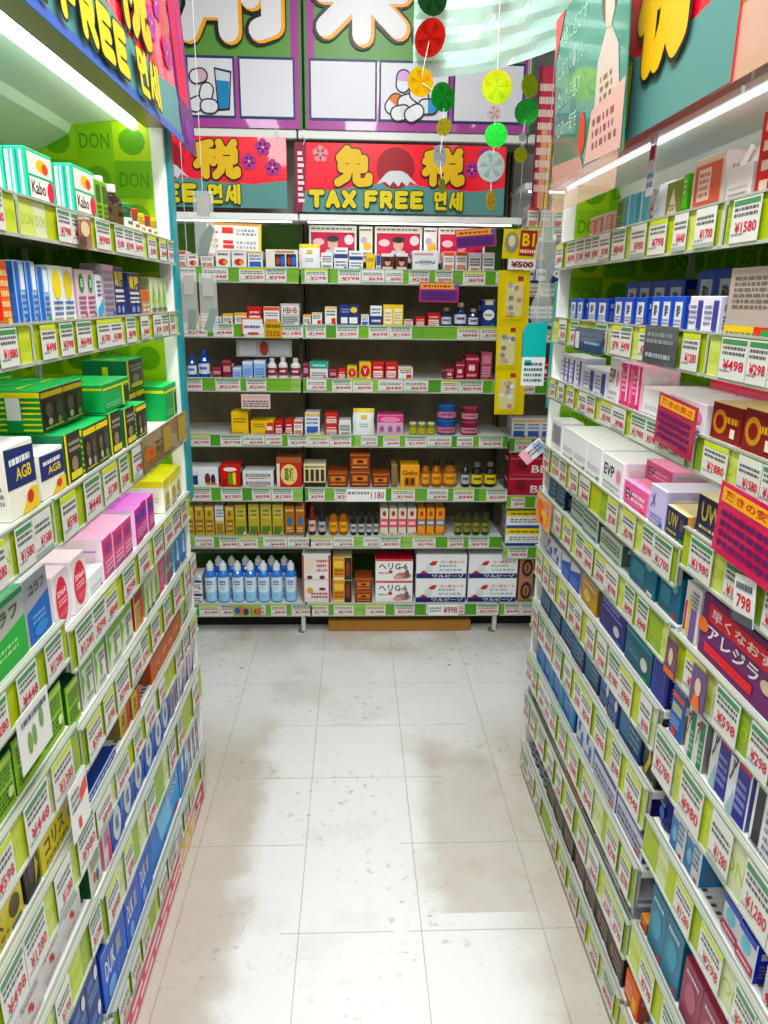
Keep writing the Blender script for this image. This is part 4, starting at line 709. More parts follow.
# ------------------------------------------------------------------ what stands where: (from, to, height, kind, options), metres
LP = {
 1: (1.637, [(.88, 1.085, .075, 'aqua', 'd=.03;dn=4'), (1.175, 1.275, .078, 'aqua', 'd=.03;dn=4'), (1.36, 1.47, .085, 'aqua', 'd=.03;dn=4'), (1.475, 1.54, .078, 'greenbrown', 'n=2;d=.1'), (1.545, 1.60, .095, 'darktonic', 'k=bottle'), (1.61, 1.66, .088, 'darktonic', 'k=bottle'),
      (1.675, 1.72, .06, 'smallgreenjar', 'k=can'), (1.73, 1.77, .055, 'smallredjar', 'k=can'), (1.78, 1.82, .05, 'smallyellowjar', 'k=can'), (1.83, 1.87, .05, 'smallredjar', 'k=can'), (1.88, 1.93, .05, 'smallyellowjar', 'k=can')]),
 2: (1.466, [(.90, 1.08, .088, 'orangered', 'n=3;d=.03'), (1.10, 1.165, .09, 'bluewhitetall', 'n=2;d=.03'), (1.17, 1.21, .085, 'bluewhitetall', 'd=.03'), (1.215, 1.325, .088, 'whiteyellowoval', 'n=2;d=.03'), (1.33, 1.42, .086, 'pinkgreencircle', 'n=2;d=.03'), (1.425, 1.46, .08, 'cyanslim', 'd=.03'),
      (1.465, 1.535, .10, 'mauvetall', 'd=.04'), (1.54, 1.61, .098, 'navyyellowtall', 'd=.04'), (1.625, 1.715, .09, 'navyyellowtall', 'd=.04'), (1.725, 1.785, .055, 'smallorange', 'n=2;d=.04'), (1.80, 1.965, .085, 'leafgreenpale', 'n=3;d=.03')]),
 3: (1.203, [(.86, .95, .078, 'navywhitebig', 'd=.05'), (.99, 1.085, .105, 'navywhitebig', 'd=.05'), (1.10, 1.195, .072, 'navywhitebig', 'd=.05'),
      (1.20, 1.275, .085, 'greendark', 'd=.14'), (1.285, 1.42, .082, 'greenstripe', 'n=2;d=.09'), (1.43, 1.505, .085, 'greendark', 'd=.12'), (1.52, 1.60, .08, 'greendark', 'd=.10'), (1.61, 1.69, .075, 'greenstripe', 'd=.09'), (1.86, 1.985, .088, 'greenplain', 'd=.08'),
      (.88, 1.085, .08, 'greendark', 'n=2;d=.12;off=.08'),
      (1.205, 1.395, .07, 'greenstripe', 'n=2;d=.09;off=.045;z=.0865;dn=2'),
      (1.0, 1.55, .17, 'greenplain', 'n=4;d=.12;off=.24'), (1.43, 1.60, .055, 'greenplain', 'd=.12;off=.02;z=.0855'),
      (1.61, 1.70, .11, 'greenstripe', 'd=.10;off=.13'), (1.71, 1.85, .09, 'greenstripe', 'n=2;d=.1;off=.06'), (1.72, 1.855, .07, 'greendark', 'd=.1;off=.06;z=.0915')]),
 4: (.982, [(.86, .992, .105, 'greengreycare', 'd=.10'), (.998, 1.08, .105, 'bluegreycare', 'd=.06'), (1.10, 1.16, .098, 'ovalpink', 'd=.09'), (1.172, 1.24, .098, 'ovalpink', 'd=.09'),
      (1.335, 1.51, .082, 'pinkpack3', 'n=3;d=.13'), (1.54, 1.69, .082, 'magentapack', 'n=3;d=.12'), (1.79, 1.985, .085, 'yellowpack', 'n=3;d=.12'), (1.25, 1.325, .04, 'whiteplain', 'd=.10')]),
 5: (.80, [(.66, .90, .085, 'limeherb', 'n=3;d=.08'), (.905, 1.08, .09, 'limeherb', 'n=2;d=.08'), (1.10, 1.155, .085, 'limeherb', 'd=.08'), (1.165, 1.285, .09, 'whiteleaf', 'n=2;d=.10'), (1.30, 1.465, .085, 'whiteleaf', 'n=2;d=.10'),
      (1.49, 1.55, .085, 'redcream', 'd=.08'), (1.565, 1.635, .085, 'leafgreenpale', 'n=2;d=.06'), (1.64, 1.69, .088, 'leafgreenpale', 'd=.05'), (1.70, 1.75, .088, 'pinkslim', 'd=.05'), (1.76, 1.83, .088, 'greyslim', 'n=2;d=.05'), (1.85, 1.98, .10, 'bluefigure', 'n=2;d=.03')]),
 6: (.628, [(.72, .88, .065, 'yellowbar', 'd=.08'), (.885, .935, .075, 'blackgloss', 'd=.07'), (.94, 1.085, .065, 'yellowbar', 'd=.07'), (1.11, 1.29, .018, 'flatblue', 'd=.08'), (1.335, 1.40, .06, 'yellowredsmall', 'd=.07'), (1.41, 1.465, .055, 'yellowredsmall', 'd=.07'), (1.56, 1.86, .065, 'orangelong', 'd=.09'),
      (1.88, 1.97, .08, 'leafgreenpale', 'd=.06')]),
 7: (.445, [(.72, 1.06, .07, 'redmark', 'n=4;d=.07'), (1.105, 1.165, .10, 'greenpicture', 'd=.09'), (1.175, 1.215, .09, 'pinkpurchase', 'd=.06'), (1.22, 1.70, .095, 'blueoval', 'n=6;d=.07'), (1.705, 1.78, .09, 'greypurple', 'n=2;d=.05'), (1.785, 1.97, .095, 'violetpack', 'n=3;d=.05')]),
 8: (.177, [(.96, 1.085, .085, 'navytext', 'n=2;d=.09'), (.96, 1.085, .08, 'navytext', 'n=2;d=.09;z=.0855'), (1.10, 1.24, .145, 'bluebar', 'd=.09'), (1.245, 1.44, .14, 'bluebar', 'n=2;d=.09'), (1.45, 1.73, .135, 'skybig', 'd=.08'), (1.735, 1.83, .12, 'bluewhitetall', 'n=2;d=.06'), (1.84, 1.98, .125, 'stripewhite', 'n=3;d=.06')]),
}
RP = {
 1: (1.654, [(1.53, 1.66, .07, 'cyanfade', 'n=2;d=.05'), (1.44, 1.525, .075, 'whitepouch', 'k=pouch'), (1.37, 1.435, .065, 'olivecard', 'd=.03'), (1.345, 1.365, .07, 'greenvivid', 'd=.06'), (1.22, 1.335, .085, 'redband', 'd=.10'), (1.135, 1.21, .055, 'whiteears', 'd=.08'), (1.0, 1.125, .115, 'redgrid', 'd=.06'), (.85, .99, .08, 'whiteears', 'd=.08'), (1.72, 1.90, .05, 'redband', 'n=3;d=.05'), (1.67, 1.71, .07, 'greenbrown', 'd=.05')]),
 2: (1.461, [(1.88, 2.0, .055, 'bluewhitecase', 'n=2;d=.06'), (1.70, 1.85, .055, 'bluewhitecase', 'n=2;d=.06'), (1.48, 1.66, .058, 'bluewhitecase', 'n=3;d=.06'), (1.30, 1.45, .06, 'bluewhitecase', 'n=3;d=.06'), (1.17, 1.28, .06, 'lilacwhite', 'n=2;d=.06'), (1.0, 1.15, .10, 'greytaupe', 'd=.10'), (.86, .985, .09, 'greytaupe', 'd=.08'),
      (1.55, 1.90, .095, 'bluewhitecase', 'n=4;d=.07;off=.12'), (1.18, 1.50, .11, 'bluewhitecase', 'n=4;d=.07;off=.12')]),
 3: (1.292, [(1.86, 2.05, .075, 'lilacwhite', 'n=4;d=.06'), (1.67, 1.84, .06, 'lilacwhite', 'n=2;d=.06'), (1.585, 1.655, .095, 'evetext', 'd=.07'), (1.46, 1.575, .09, 'pinkstripe', 'n=2;d=.08'), (1.31, 1.44, .055, 'whiteplain', 'd=.12'), (1.17, 1.30, .055, 'evetext', 'n=1;d=.12'), (1.22, 1.45, .09, 'pinkred', 'n=2;d=.08;off=.15'), (1.06, 1.155, .06, 'gold', 'd=.10'), (.86, 1.05, .065, 'gold', 'n=2;d=.10'), (1.02, 1.20, .085, 'greytaupe', 'd=.08;off=.14')]),
 4: (1.097, [(1.98, 2.09, .085, 'barcodewhite', 'd=.06'), (1.64, 1.97, .08, 'whiteplain', 'n=3;d=.13'), (1.50, 1.63, .078, 'evetext', 'd=.13'), (1.36, 1.49, .05, 'pinkbox', 'd=.14'), (1.37, 1.50, .04, 'pinkbox', 'd=.10;off=.06;z=.0505'), (1.275, 1.35, .075, 'lavender', 'd=.12'), (1.185, 1.27, .055, 'navygold', 'd=.12'), (1.02, 1.155, .065, 'navygold', 'd=.14'), (.84, 1.0, .06, 'navygold', 'd=.12')]),
 5: (.955, [(1.90, 2.07, .07, 'tealnavy', 'n=2;d=.10'), (1.62, 1.85, .075, 'greentint', 'n=2;d=.12'), (1.46, 1.60, .05, 'greentint', 'd=.12'), (1.275, 1.41, .085, 'teal', 'n=1;d=.10'), (1.175, 1.265, .085, 'teal', 'd=.10'), (1.10, 1.155, .10, 'whiterainbow', 'd=.06'), (.86, 1.09, .105, 'purplebanner', 'd=.07'), (.60, .85, .105, 'purplebanner', 'd=.07')]),
 6: (.783, [(1.90, 2.06, .06, 'whitebluesplash', 'n=2;d=.06'), (1.72, 1.88, .065, 'bluewhiteangle', 'n=2;d=.09'), (1.58, 1.70, .07, 'goldwhitelow', 'd=.09'), (1.40, 1.56, .085, 'indigo', 'd=.11'), (1.25, 1.39, .08, 'tealdark', 'd=.11'), (1.175, 1.245, .09, 'indigobars', 'd=.08')]),
 65: (.758, [(1.10, 1.15, .095, 'orangeblue', 'd=.02'), (1.02, 1.085, .095, 'greenpaste', 'n=2;d=.05'), (.88, 1.005, .115, 'indigopaste', 'n=2;d=.07'), (.78, .87, .105, 'blackpaste', 'd=.07'), (.62, .77, .105, 'blackpaste', 'n=2;d=.07')]),
 7: (.606, [(1.52, 2.06, .07, 'tealnavy', 'n=5;d=.08'), (1.38, 1.51, .075, 'navytext', 'n=2;d=.06'), (1.25, 1.37, .075, 'tealnavy', 'd=.06'), (1.175, 1.24, .08, 'blackyellow', 'd=.05')]),
 75: (.564, [(1.10, 1.155, .085, 'navypouch', 'k=pouch'), (.98, 1.09, .08, 'skypatch', 'n=2;d=.09'), (.80, .90, .07, 'bluered', 'n=2;d=.07'), (.60, .78, .075, 'redbluepic', 'n=2;d=.07')]),
 8: (.424, [(1.65, 2.06, .075, 'bluerow', 'n=4;d=.08'), (1.50, 1.63, .085, 'whitebluesplash', 'n=2;d=.06'), (1.19, 1.49, .065, 'lavenderlow', 'n=2;d=.10')]),
 9: (.286, [(1.70, 2.06, .045, 'darkbrown', 'n=4;d=.08'), (1.54, 1.68, .05, 'orangepack', 'n=2;d=.08'), (1.44, 1.53, .045, 'darkbrown', 'd=.08'), (1.19, 1.43, .05, 'greyscript', 'n=3;d=.08')]),
 95: (.312, [(1.125, 1.155, .03, 'amberbottlebox', 'd=.05'), (.985, 1.12, .135, 'tealgrid', 'n=2;d=.055;dn=2'), (.84, .975, .12, 'plumgrid', 'n=2;d=.055;dn=2'), (.70, .83, .10, 'plumgrid', 'n=2;d=.055;dn=2')]),
 10: (.092, [(1.85, 2.06, .08, 'blackstand', 'k=bottle;n=4'), (1.20, 1.84, .07, 'darkbrown', 'n=7;d=.08'), (1.12, 1.19, .07, 'orangepack', 'd=.06'), (.98, 1.10, .09, 'paisley', 'k=pouch;n=1'), (.82, .97, .09, 'paisley', 'k=pouch;n=1')]),
}
BACK = [
 [(-0.719,-0.679,0.064,'whitered',''),(-0.675,-0.631,0.053,'whitefruit',''),(-0.623,-0.57,0.058,'whitered',''),(-0.562,-0.502,0.07,'whitefruit',''),(-0.498,-0.437,0.071,'whitefruit',''),(-0.433,-0.372,0.068,'whiteblue',''),(-0.36,-0.23,0.074,'creamcans',''),(-0.226,-0.141,0.098,'whitebagyellow','k=pouch'),(-0.137,-0.088,0.065,'whiteblack',''),(-0.084,-0.027,0.085,'whitenavy',''),(-0.023,0.035,0.074,'whitenavy',''),(0.047,0.084,0.064,'yellowplain',''),(0.088,0.108,0.06,'bluewhite',''),(0.108,0.162,0.065,'brownface',''),(0.166,0.219,0.066,'brownface',''),(0.236,0.343,0.079,'whitewide',''),(0.363,0.409,0.076,'whitered',''),(0.413,0.462,0.077,'whitered',''),(0.466,0.52,0.074,'greywhite',''),(0.524,0.574,0.075,'greywhite','')],
 [(-0.644,-0.607,0.042,'whitered',''),(-0.582,-0.549,0.03,'whiteblue',''),(-0.545,-0.504,0.043,'whiteyellowtop',''),(-0.496,-0.446,0.047,'whiteyellowtop',''),(-0.442,-0.384,0.072,'redwhite',''),(-0.376,-0.31,0.073,'whitered',''),(-0.306,-0.227,0.086,'greyred',''),(-0.214,-0.181,0.043,'whiteyellowtop',''),(-0.177,-0.135,0.051,'whiteredstripe',''),(-0.123,-0.073,0.076,'whiteredstripe',''),(-0.064,0.019,0.085,'navyyellow',''),(0.027,0.061,0.046,'whiteblue',''),(0.065,0.115,0.082,'navywhite',''),(0.119,0.203,0.087,'yellowwhite',''),(0.207,0.245,0.028,'whitered',''),(0.254,0.296,0.04,'redwhite',''),(0.304,0.359,0.057,'redwhite',''),(0.363,0.409,0.078,'bottlenavy','k=bottle'),(0.418,0.473,0.099,'bottlenavy','k=bottle'),(0.477,0.523,0.075,'bottlenavy','k=bottle'),(0.532,0.591,0.112,'navyoval','')],
 [(-0.707,-0.665,0.096,'bottleblue','k=bottle'),(-0.661,-0.61,0.113,'bottleblue','k=bottle'),(-0.598,-0.56,0.043,'maroon',''),(-0.556,-0.518,0.073,'maroon',''),(-0.514,-0.476,0.044,'lightblue',''),(-0.472,-0.429,0.07,'lightblue',''),(-0.425,-0.375,0.074,'lightblue',''),(-0.37,-0.328,0.083,'bottlewhite','k=bottle'),(-0.324,-0.282,0.087,'bottlewhite','k=bottle'),(-0.273,-0.227,0.084,'bottlewhite','k=bottle'),(-0.218,-0.193,0.064,'maroon',''),(-0.189,-0.112,0.072,'greenwhite',''),(-0.108,-0.074,0.04,'maroon',''),(-0.07,-0.036,0.04,'redwhite',''),(-0.031,0.011,0.053,'redyellow',''),(0.02,0.071,0.07,'redyellow',''),(0.075,0.126,0.071,'redwhite',''),(0.131,0.182,0.071,'redwhite',''),(0.186,0.25,0.051,'whiteredstripe',''),(0.388,0.426,0.048,'redheart',''),(0.431,0.47,0.074,'redheart',''),(0.474,0.53,0.104,'redheart',''),(0.539,0.586,0.117,'pinktall','')],
 [(-0.529,-0.456,0.097,'yellowplain',''),(-0.447,-0.348,0.059,'yellowred',''),(-0.344,-0.309,0.055,'redwhite',''),(-0.3,-0.266,0.06,'redwhite',''),(-0.262,-0.223,0.06,'whitered',''),(-0.214,-0.149,0.095,'whiteblue',''),(-0.127,-0.071,0.091,'redwhite','st=2'),(-0.067,-0.014,0.061,'greywhite',''),(-0.006,0.086,0.114,'whitebagyellow','k=pouch'),(0.099,0.212,0.089,'pinkpack',''),(0.239,0.274,0.055,'greencan','k=can'),(0.278,0.313,0.055,'greencan','k=can'),(0.318,0.353,0.055,'greencan','k=can'),(0.361,0.449,0.134,'bluecan','k=can;st=2'),(0.467,0.546,0.126,'maroontin','k=can;st=2')],
 [(-0.741,-0.596,0.088,'whitebottlepic',''),(-0.588,-0.5,0.098,'redgreenbars',''),(-0.491,-0.355,0.071,'greywhite','st=2'),(-0.342,-0.231,0.134,'tallred',''),(-0.223,-0.125,0.104,'creamblack',''),(-0.116,-0.028,0.072,'brownorange','st=1'),(-0.019,0.07,0.154,'brownorange','st=2'),(0.079,0.155,0.064,'brownorange','st=1'),(0.164,0.191,0.105,'cardboard',''),(0.204,0.289,0.101,'yellowblack',''),(0.298,0.338,0.119,'bottleamber','k=bottle'),(0.343,0.392,0.119,'bottleamber','k=bottle'),(0.396,0.459,0.12,'bottleamber','k=bottle'),(0.477,0.518,0.111,'bottleblack','k=bottle'),(0.522,0.576,0.111,'bottleyellowband','k=bottle'),(0.581,0.639,0.111,'bottleyellowband','k=bottle')],
 [(-0.75,-0.714,0.134,'goldbox',''),(-0.71,-0.67,0.135,'goldbox',''),(-0.666,-0.625,0.135,'goldbox',''),(-0.621,-0.581,0.139,'goldwhite',''),(-0.576,-0.536,0.135,'goldbox',''),(-0.532,-0.482,0.14,'goldgreen',''),(-0.473,-0.424,0.144,'goldgreen',''),(-0.42,-0.37,0.144,'goldgreen',''),(-0.366,-0.316,0.144,'goldgreen',''),(-0.312,-0.267,0.135,'goldblue',''),(-0.263,-0.222,0.135,'goldblue',''),(-0.208,-0.172,0.135,'bottlemaroon','k=bottle'),(-0.163,-0.127,0.122,'bottleblack','k=bottle'),(-0.114,-0.073,0.122,'bottleamber','k=bottle'),(-0.069,-0.028,0.122,'bottleamber','k=bottle'),(-0.019,0.013,0.103,'bottleblack','k=bottle'),(0.017,0.049,0.103,'bottleblack','k=bottle'),(0.054,0.081,0.103,'bottleblack','k=bottle'),(0.085,0.113,0.103,'bottleblack','k=bottle'),(0.117,0.154,0.127,'creampink',''),(0.158,0.195,0.127,'creampink',''),(0.199,0.236,0.127,'creampink',''),(0.24,0.281,0.127,'creampink',''),(0.286,0.322,0.127,'orangewhite',''),(0.327,0.363,0.127,'orangewhite',''),(0.368,0.409,0.127,'orangewhite',''),(0.455,0.491,0.113,'jarolive','k=can'),(0.496,0.533,0.113,'jarolive','k=can'),(0.537,0.574,0.113,'jarolive','k=can'),(0.579,0.615,0.113,'jarolive','k=can')],
 [(-0.757,-0.697,0.132,'whitenavy','st=2;vt=552'),(-0.688,-0.633,0.199,'lotion','k=lotion'),(-0.629,-0.574,0.199,'lotion','k=lotion'),(-0.564,-0.509,0.199,'lotion','k=lotion'),(-0.505,-0.45,0.199,'lotion','k=lotion'),(-0.445,-0.39,0.199,'lotion','k=lotion'),(-0.385,-0.33,0.199,'lotion','k=lotion'),(-0.32,-0.265,0.199,'lotion','k=lotion'),(-0.237,-0.107,0.242,'whitecheck',''),(-0.098,-0.01,0.223,'orangedark','st=2'),(0.004,0.084,0.12,'brownorange','st=2'),(0.098,0.271,0.213,'whitepill','st=2'),(0.285,0.52,0.237,'bigwhitenavy','st=2'),(0.529,0.757,0.237,'bigwhitenavy','st=2'),(0.766,0.832,0.227,'browncircle','st=2')],
]

BR = [(1.7892, [(.70, .745, .085, 'whitered', ''), (.75, .795, .085, 'whitered', ''), (.80, .845, .085, 'whitered', ''), (.85, .895, .085, 'whitered', '')]), (1.5692, [(.70, .80, .12, 'bottlenavy', 'k=bottle;n=2'), (.81, .90, .10, 'navyoval', '')]),
      (1.3842, [(.71, .86, .10, 'navywhite', 'n=3')]), (1.1742, [(.70, .78, .08, 'redwhite', 'n=2'), (.79, .89, .08, 'redheart', 'n=2')]), (.9242, [(.69, .88, .085, 'whiteblue', 'n=3')]), (.6642, [(.69, .91, .185, 'redbb', 'st=2')]), (.4242, [(.69, .91, .17, 'yellownavy', 'st=2')])]
SH = {'L': {k: k for k in range(1, 9)}, 'R': {1: 1, 2: 2, 3: 3, 4: 4, 5: 5, 6: 6, 65: 6, 7: 7, 75: 7, 8: 8, 9: 9, 95: 9, 10: 10}}
for k, (s, rows) in LP.items(): place_row('L', SH['L'][k], s, rows)
for k, (s, rows) in RP.items(): place_row('R', SH['R'][k], s, rows)
for i, rows in enumerate(BACK):
    place_row('B', i + 1, BRAIL[i][1] - .005, [(a, b, h, k, (o.replace('vt=552', '') + ';off=.02').strip(';')) for a, b, h, k, o in rows])
for i, (s, rows) in enumerate(BR): place_row('B', i + 11, s, [(a, b, h, k, o + ';off=.02') for a, b, h, k, o in rows])
# more lotion bottles behind the front seven
place_row('B', 7, .147, [(a, a + .055, .199, 'lotion', 'k=lotion;off=.085') for a in (-.66, -.60, -.535, -.475, -.415, -.355)])
RN = {'L': 'tube-lit rack', 'R': 'poster-topped rack', 'B': 'end rack'}
def label_products():
    by = {}
    for e in REG: by.setdefault((e[0], e[1], e[2]), []).append(e)
    for (side, shelf, key), L in by.items():
        ds = (D[key][0] if key in D else CY[key][0]) if key != 'lotion' else 'blue lotion bottle'
        L.sort(key=lambda e: e[3] if side == 'B' else (e[3][0], e[3][1], e[3][2]))
        L.sort(key=lambda e: (round(e[3][0], 3), e[3][1], e[3][2]))
        word = ordw(shelf - 1) + ' shelf of ' + RN[side] if shelf < 11 else ordw(shelf - 11) + ' tucked-away shelf behind yellow strip'
        n = len(L); cols = sorted({round(e[3][0], 3) for e in L}); laysn = {}
        for e in L: laysn.setdefault(round(e[3][0], 3), []).append(e)
        for ci, cx in enumerate(cols):
            for e in laysn[cx]:
                w = []
                if len(cols) > 1: w.append(ordw(ci) + (' from far end' if side != 'B' else ' counting rightwards'))
                lays = {x[3][1] for x in laysn[cx]}; deps = {x[3][2] for x in laysn[cx]}
                if len(lays) > 1: w.append(('bottom', 'top')[min(1, e[3][1])] + ' one')
                if len(deps) > 1: w.append(('front', 'behind', 'deeper', 'deepest')[e[3][2]])
                if len(cols) == 1 and len(laysn[cx]) == 1: w.append('alone of its kind')
                e[4]['label'] = '%s, %s, %s' % (ds, ' '.join(w), word)
                if n > 1: e[4]['group'] = ds + 's on the ' + word
label_products()

# ------------------------------------------------------------------ price cards in the rails
PRICES = ['798', '498', '1880', '698', '980', '1280', '2280', '598', '398', '1580', '1980', '848', '1700', '298', '2780', '448']
TM = {}
def card_mesh(p, w, h, style):
    k = (p, round(w, 3), round(h, 3), style)
    if k in TM: return TM[k]
    mb = MB(); mb.box(0, -.0008, 0, w, 0, h, mat('#dddfd9', .3, coat=.15))
    f = Face(mb, (0, -.0008, 0), (1, 0, 0), (0, 0, 1), w, h); s = len(TM)
    if style == 0: f.rect(.04, .84, .96, .96, '#4c8a5c')
    if style == 1: f.rect(0, .0, 1, .12, '#9fb0ac')
    if style == 2: f.rect(.0, .86, 1, 1, '#c9d83c')
    f.lines(.08, .56, .92, .82, 2, '#5c5a5e', s); f.lines(.06, .14, .5, .24, 1, '#8a8a90', s + 1)
    f.up(); f.text('¥' + p, (.16, .3, .24)[style], .22, .93, .47, '#c8283f', .02)
    TM[k] = mb.mesh('price_card'); return TM[k]
# bigger odd cards: colour, lines
def special_mesh(w, h, base, bar, tx):
    mb = MB(); mb.box(0, -.0012, 0, w, 0, h, mat(base, .3, coat=.3)); f = Face(mb, (0, -.0012, 0), (1, 0, 0), (0, 0, 1), w, h)
    f.rect(.04, .72, .96, .94, bar); f.up(); f.lines(.1, .12, .9, .62, 3, tx, 9); f.lines(.1, .78, .9, .9, 1, base, 2)
    return mb.mesh('shelf_card')
CARDS = []
def rail_cards(side, k, rb, rt, a0, a1, pitch, far0):
    r = random.Random(k * 17 + ord(side) + int(a0 * 100)); h = rt - rb - .010; a = a0 + .01; n = 0
    while a < a1 - .05:
        w = r.choice([.048, .056, .062, .07]) * pitch; p = r.choice(PRICES); st = r.choice([0, 0, 1, 2])
        if r.random() < .93:
            if side == 'B': loc, rz = (a, YB - .0046, rb + .005), 0
            elif side == 'L': loc, rz = (XL + .0046, a, rb + .005), R(90)
            else: loc, rz = (XR - .0046, a + w, rb + .005), R(-90)
            d = math.dist(loc, (0, 0, EYE))
            CARDS.append((d, side, k, (a if side == 'B' else -a), card_mesh(p, w, h, st), loc, rz, p))
        a += w + r.choice([.002, .016, .028, .036]) * pitch
for side, fy in (('L', ENDL), ('R', ENDR)):
    for k, (far, near) in enumerate(RAIL[side]):
        rail_cards(side, k, far[0], far[1], SIDE[side]['bay'] + .01, fy, 1.12, 0)
        if near:
            y_lo = {'L': [.98, .90, .86, .80, .76, .74, .80, .98], 'R': [.96, .84, .80, .76, .74, .68, .66, 9, .80, .90]}[side][k]
            if y_lo < 1.05: rail_cards(side, k, near[0], near[1], y_lo, SIDE[side]['bay'] - .01, 1.12, 0)
for i in (0, 1):
    for k, (rb, rt) in enumerate(BRAIL):
        rail_cards('B', k, rb, rt, max(BBAY[i] + .01, -.72), BBAY[i + 1] - .01 if i == 0 else .66, 1.5, 0)
for k, (rb, rt) in enumerate(BRAIL_R): rail_cards('B', 20 + k, rb, rt, .69, .86, 1.3, 0)
CARDS.sort(key=lambda c: c[0])
KEEP = CARDS[:298]; REST = CARDS[298:]
by = {}
for c in KEEP: by.setdefault((c[1], c[2]), []).append(c)
for (side, k), L in by.items():
    L.sort(key=lambda c: c[3])
    for i, (d, s_, k_, al, me, loc, rz, p) in enumerate(L):
        o = link('price_card', me, loc, rz)
        where = ordw(k) + ' rail of ' + RN[side] if k < 20 else ordw(k - 20) + ' rail behind yellow strip'
        tag(o, 'white %s yen price card, %s %s, %s' % (p, ordw(i), 'from far end' if side != 'B' else 'counting rightwards', where), 'price tag', 'price cards in the rails')
if REST:
    mb = MB()
    for d, s_, k_, al, me, loc, rz, p in REST:
        T = Matrix.Translation(loc) @ Matrix.Rotation(rz, 4, 'Z')
        for pl in me.polygons: mb.poly([T @ me.vertices[i].co for i in pl.vertices], me.materials[pl.material_index])
    tag(mb.build('price_cards'), 'small white price cards along the rails furthest away', 'price tags', kind='stuff')
print('CARDS', len(CARDS), 'PRODUCTS', len(REG))

# ------------------------------------------------------------------ banners
def sheet(name, x0, z0, x1, z1, base, thick=.002):
    """thin printed sheet, local x 0..w, z 0..h, front -y; returns MB and its Face"""
    w, h = x1 - x0, z1 - z0; mb = MB(); mb.box(0, 0, 0, w, thick, h, mat(base, .25, coat=.6))
    return mb, Face(mb, (0, 0, 0), (1, 0, 0), (0, 0, 1), w, h)
GLY = {
 '免': [[(.35, .98), (.15, .75)], [(.33, .88), (.62, .88), (.55, .75)], [(.2, .72), (.8, .72), (.8, .45), (.2, .45), (.2, .72)], [(.5, .72), (.5, .45)], [(.4, .45), (.33, .2), (.1, .05)], [(.6, .45), (.6, .12), (.68, .05), (.92, .08), (.93, .22)]],
 '税': [[(.38, .95), (.1, .86)], [(.05, .68), (.45, .68)], [(.25, .9), (.25, .05)], [(.25, .62), (.05, .35)], [(.27, .6), (.43, .42)], [(.58, .97), (.63, .82)], [(.92, .97), (.84, .82)], [(.57, .75), (.92, .75), (.92, .48), (.57, .48), (.57, .75)], [(.65, .46), (.6, .2), (.48, .05)], [(.8, .46), (.8, .12), (.88, .06), (.98, .1), (.98, .2)]],
 'T': [[(.05, .9), (.95, .9)], [(.5, .9), (.5, .08)]], 'A': [[(.1, .08), (.5, .92), (.9, .08)], [(.28, .36), (.72, .36)]], 'X': [[(.1, .92), (.9, .08)], [(.9, .92), (.1, .08)]],
 'F': [[(.15, .08), (.15, .92), (.92, .92)], [(.15, .52), (.8, .52)]], 'R': [[(.15, .08), (.15, .92), (.8, .9), (.86, .7), (.78, .52), (.15, .5)], [(.5, .5), (.9, .08)]], 'E': [[(.92, .92), (.15, .92), (.15, .08), (.92, .08)], [(.15, .5), (.8, .5)]],
 '면': [[(.08, .92), (.45, .92), (.45, .55), (.08, .55), (.08, .92)], [(.85, .98), (.85, .35)], [(.5, .84), (.85, .84)], [(.5, .62), (.85, .62)], [(.2, .35), (.2, .06), (.88, .06)]],
 '세': [[(.28, .92), (.05, .15)], [(.25, .6), (.45, .2)], [(.48, .6), (.66, .6)], [(.66, .95), (.66, .05)], [(.93, .98), (.93, .02)]],
 '薬': [[(.05, .90), (.95, .90)], [(.33, 1), (.33, .82)], [(.67, 1), (.67, .82)], [(.36, .76), (.64, .76), (.64, .48), (.36, .48), (.36, .76)], [(.36, .62), (.64, .62)], [(.12, .74), (.22, .64)], [(.08, .48), (.24, .56)], [(.88, .74), (.78, .64)], [(.92, .48), (.76, .56)], [(.05, .34), (.95, .34)], [(.5, .44), (.5, .0)], [(.44, .32), (.08, .06)], [(.56, .32), (.92, .06)]],
 '剤': [[(.3, 1), (.3, .88)], [(.05, .85), (.6, .85)], [(.5, .84), (.1, .56)], [(.15, .84), (.58, .56)], [(.16, .5), (.14, .2), (.04, .02)], [(.48, .5), (.48, .02)], [(.18, .42), (.48, .42)], [(.18, .22), (.48, .22)], [(.72, .85), (.72, .3)], [(.94, .97), (.94, .08), (.8, .04)]],
}
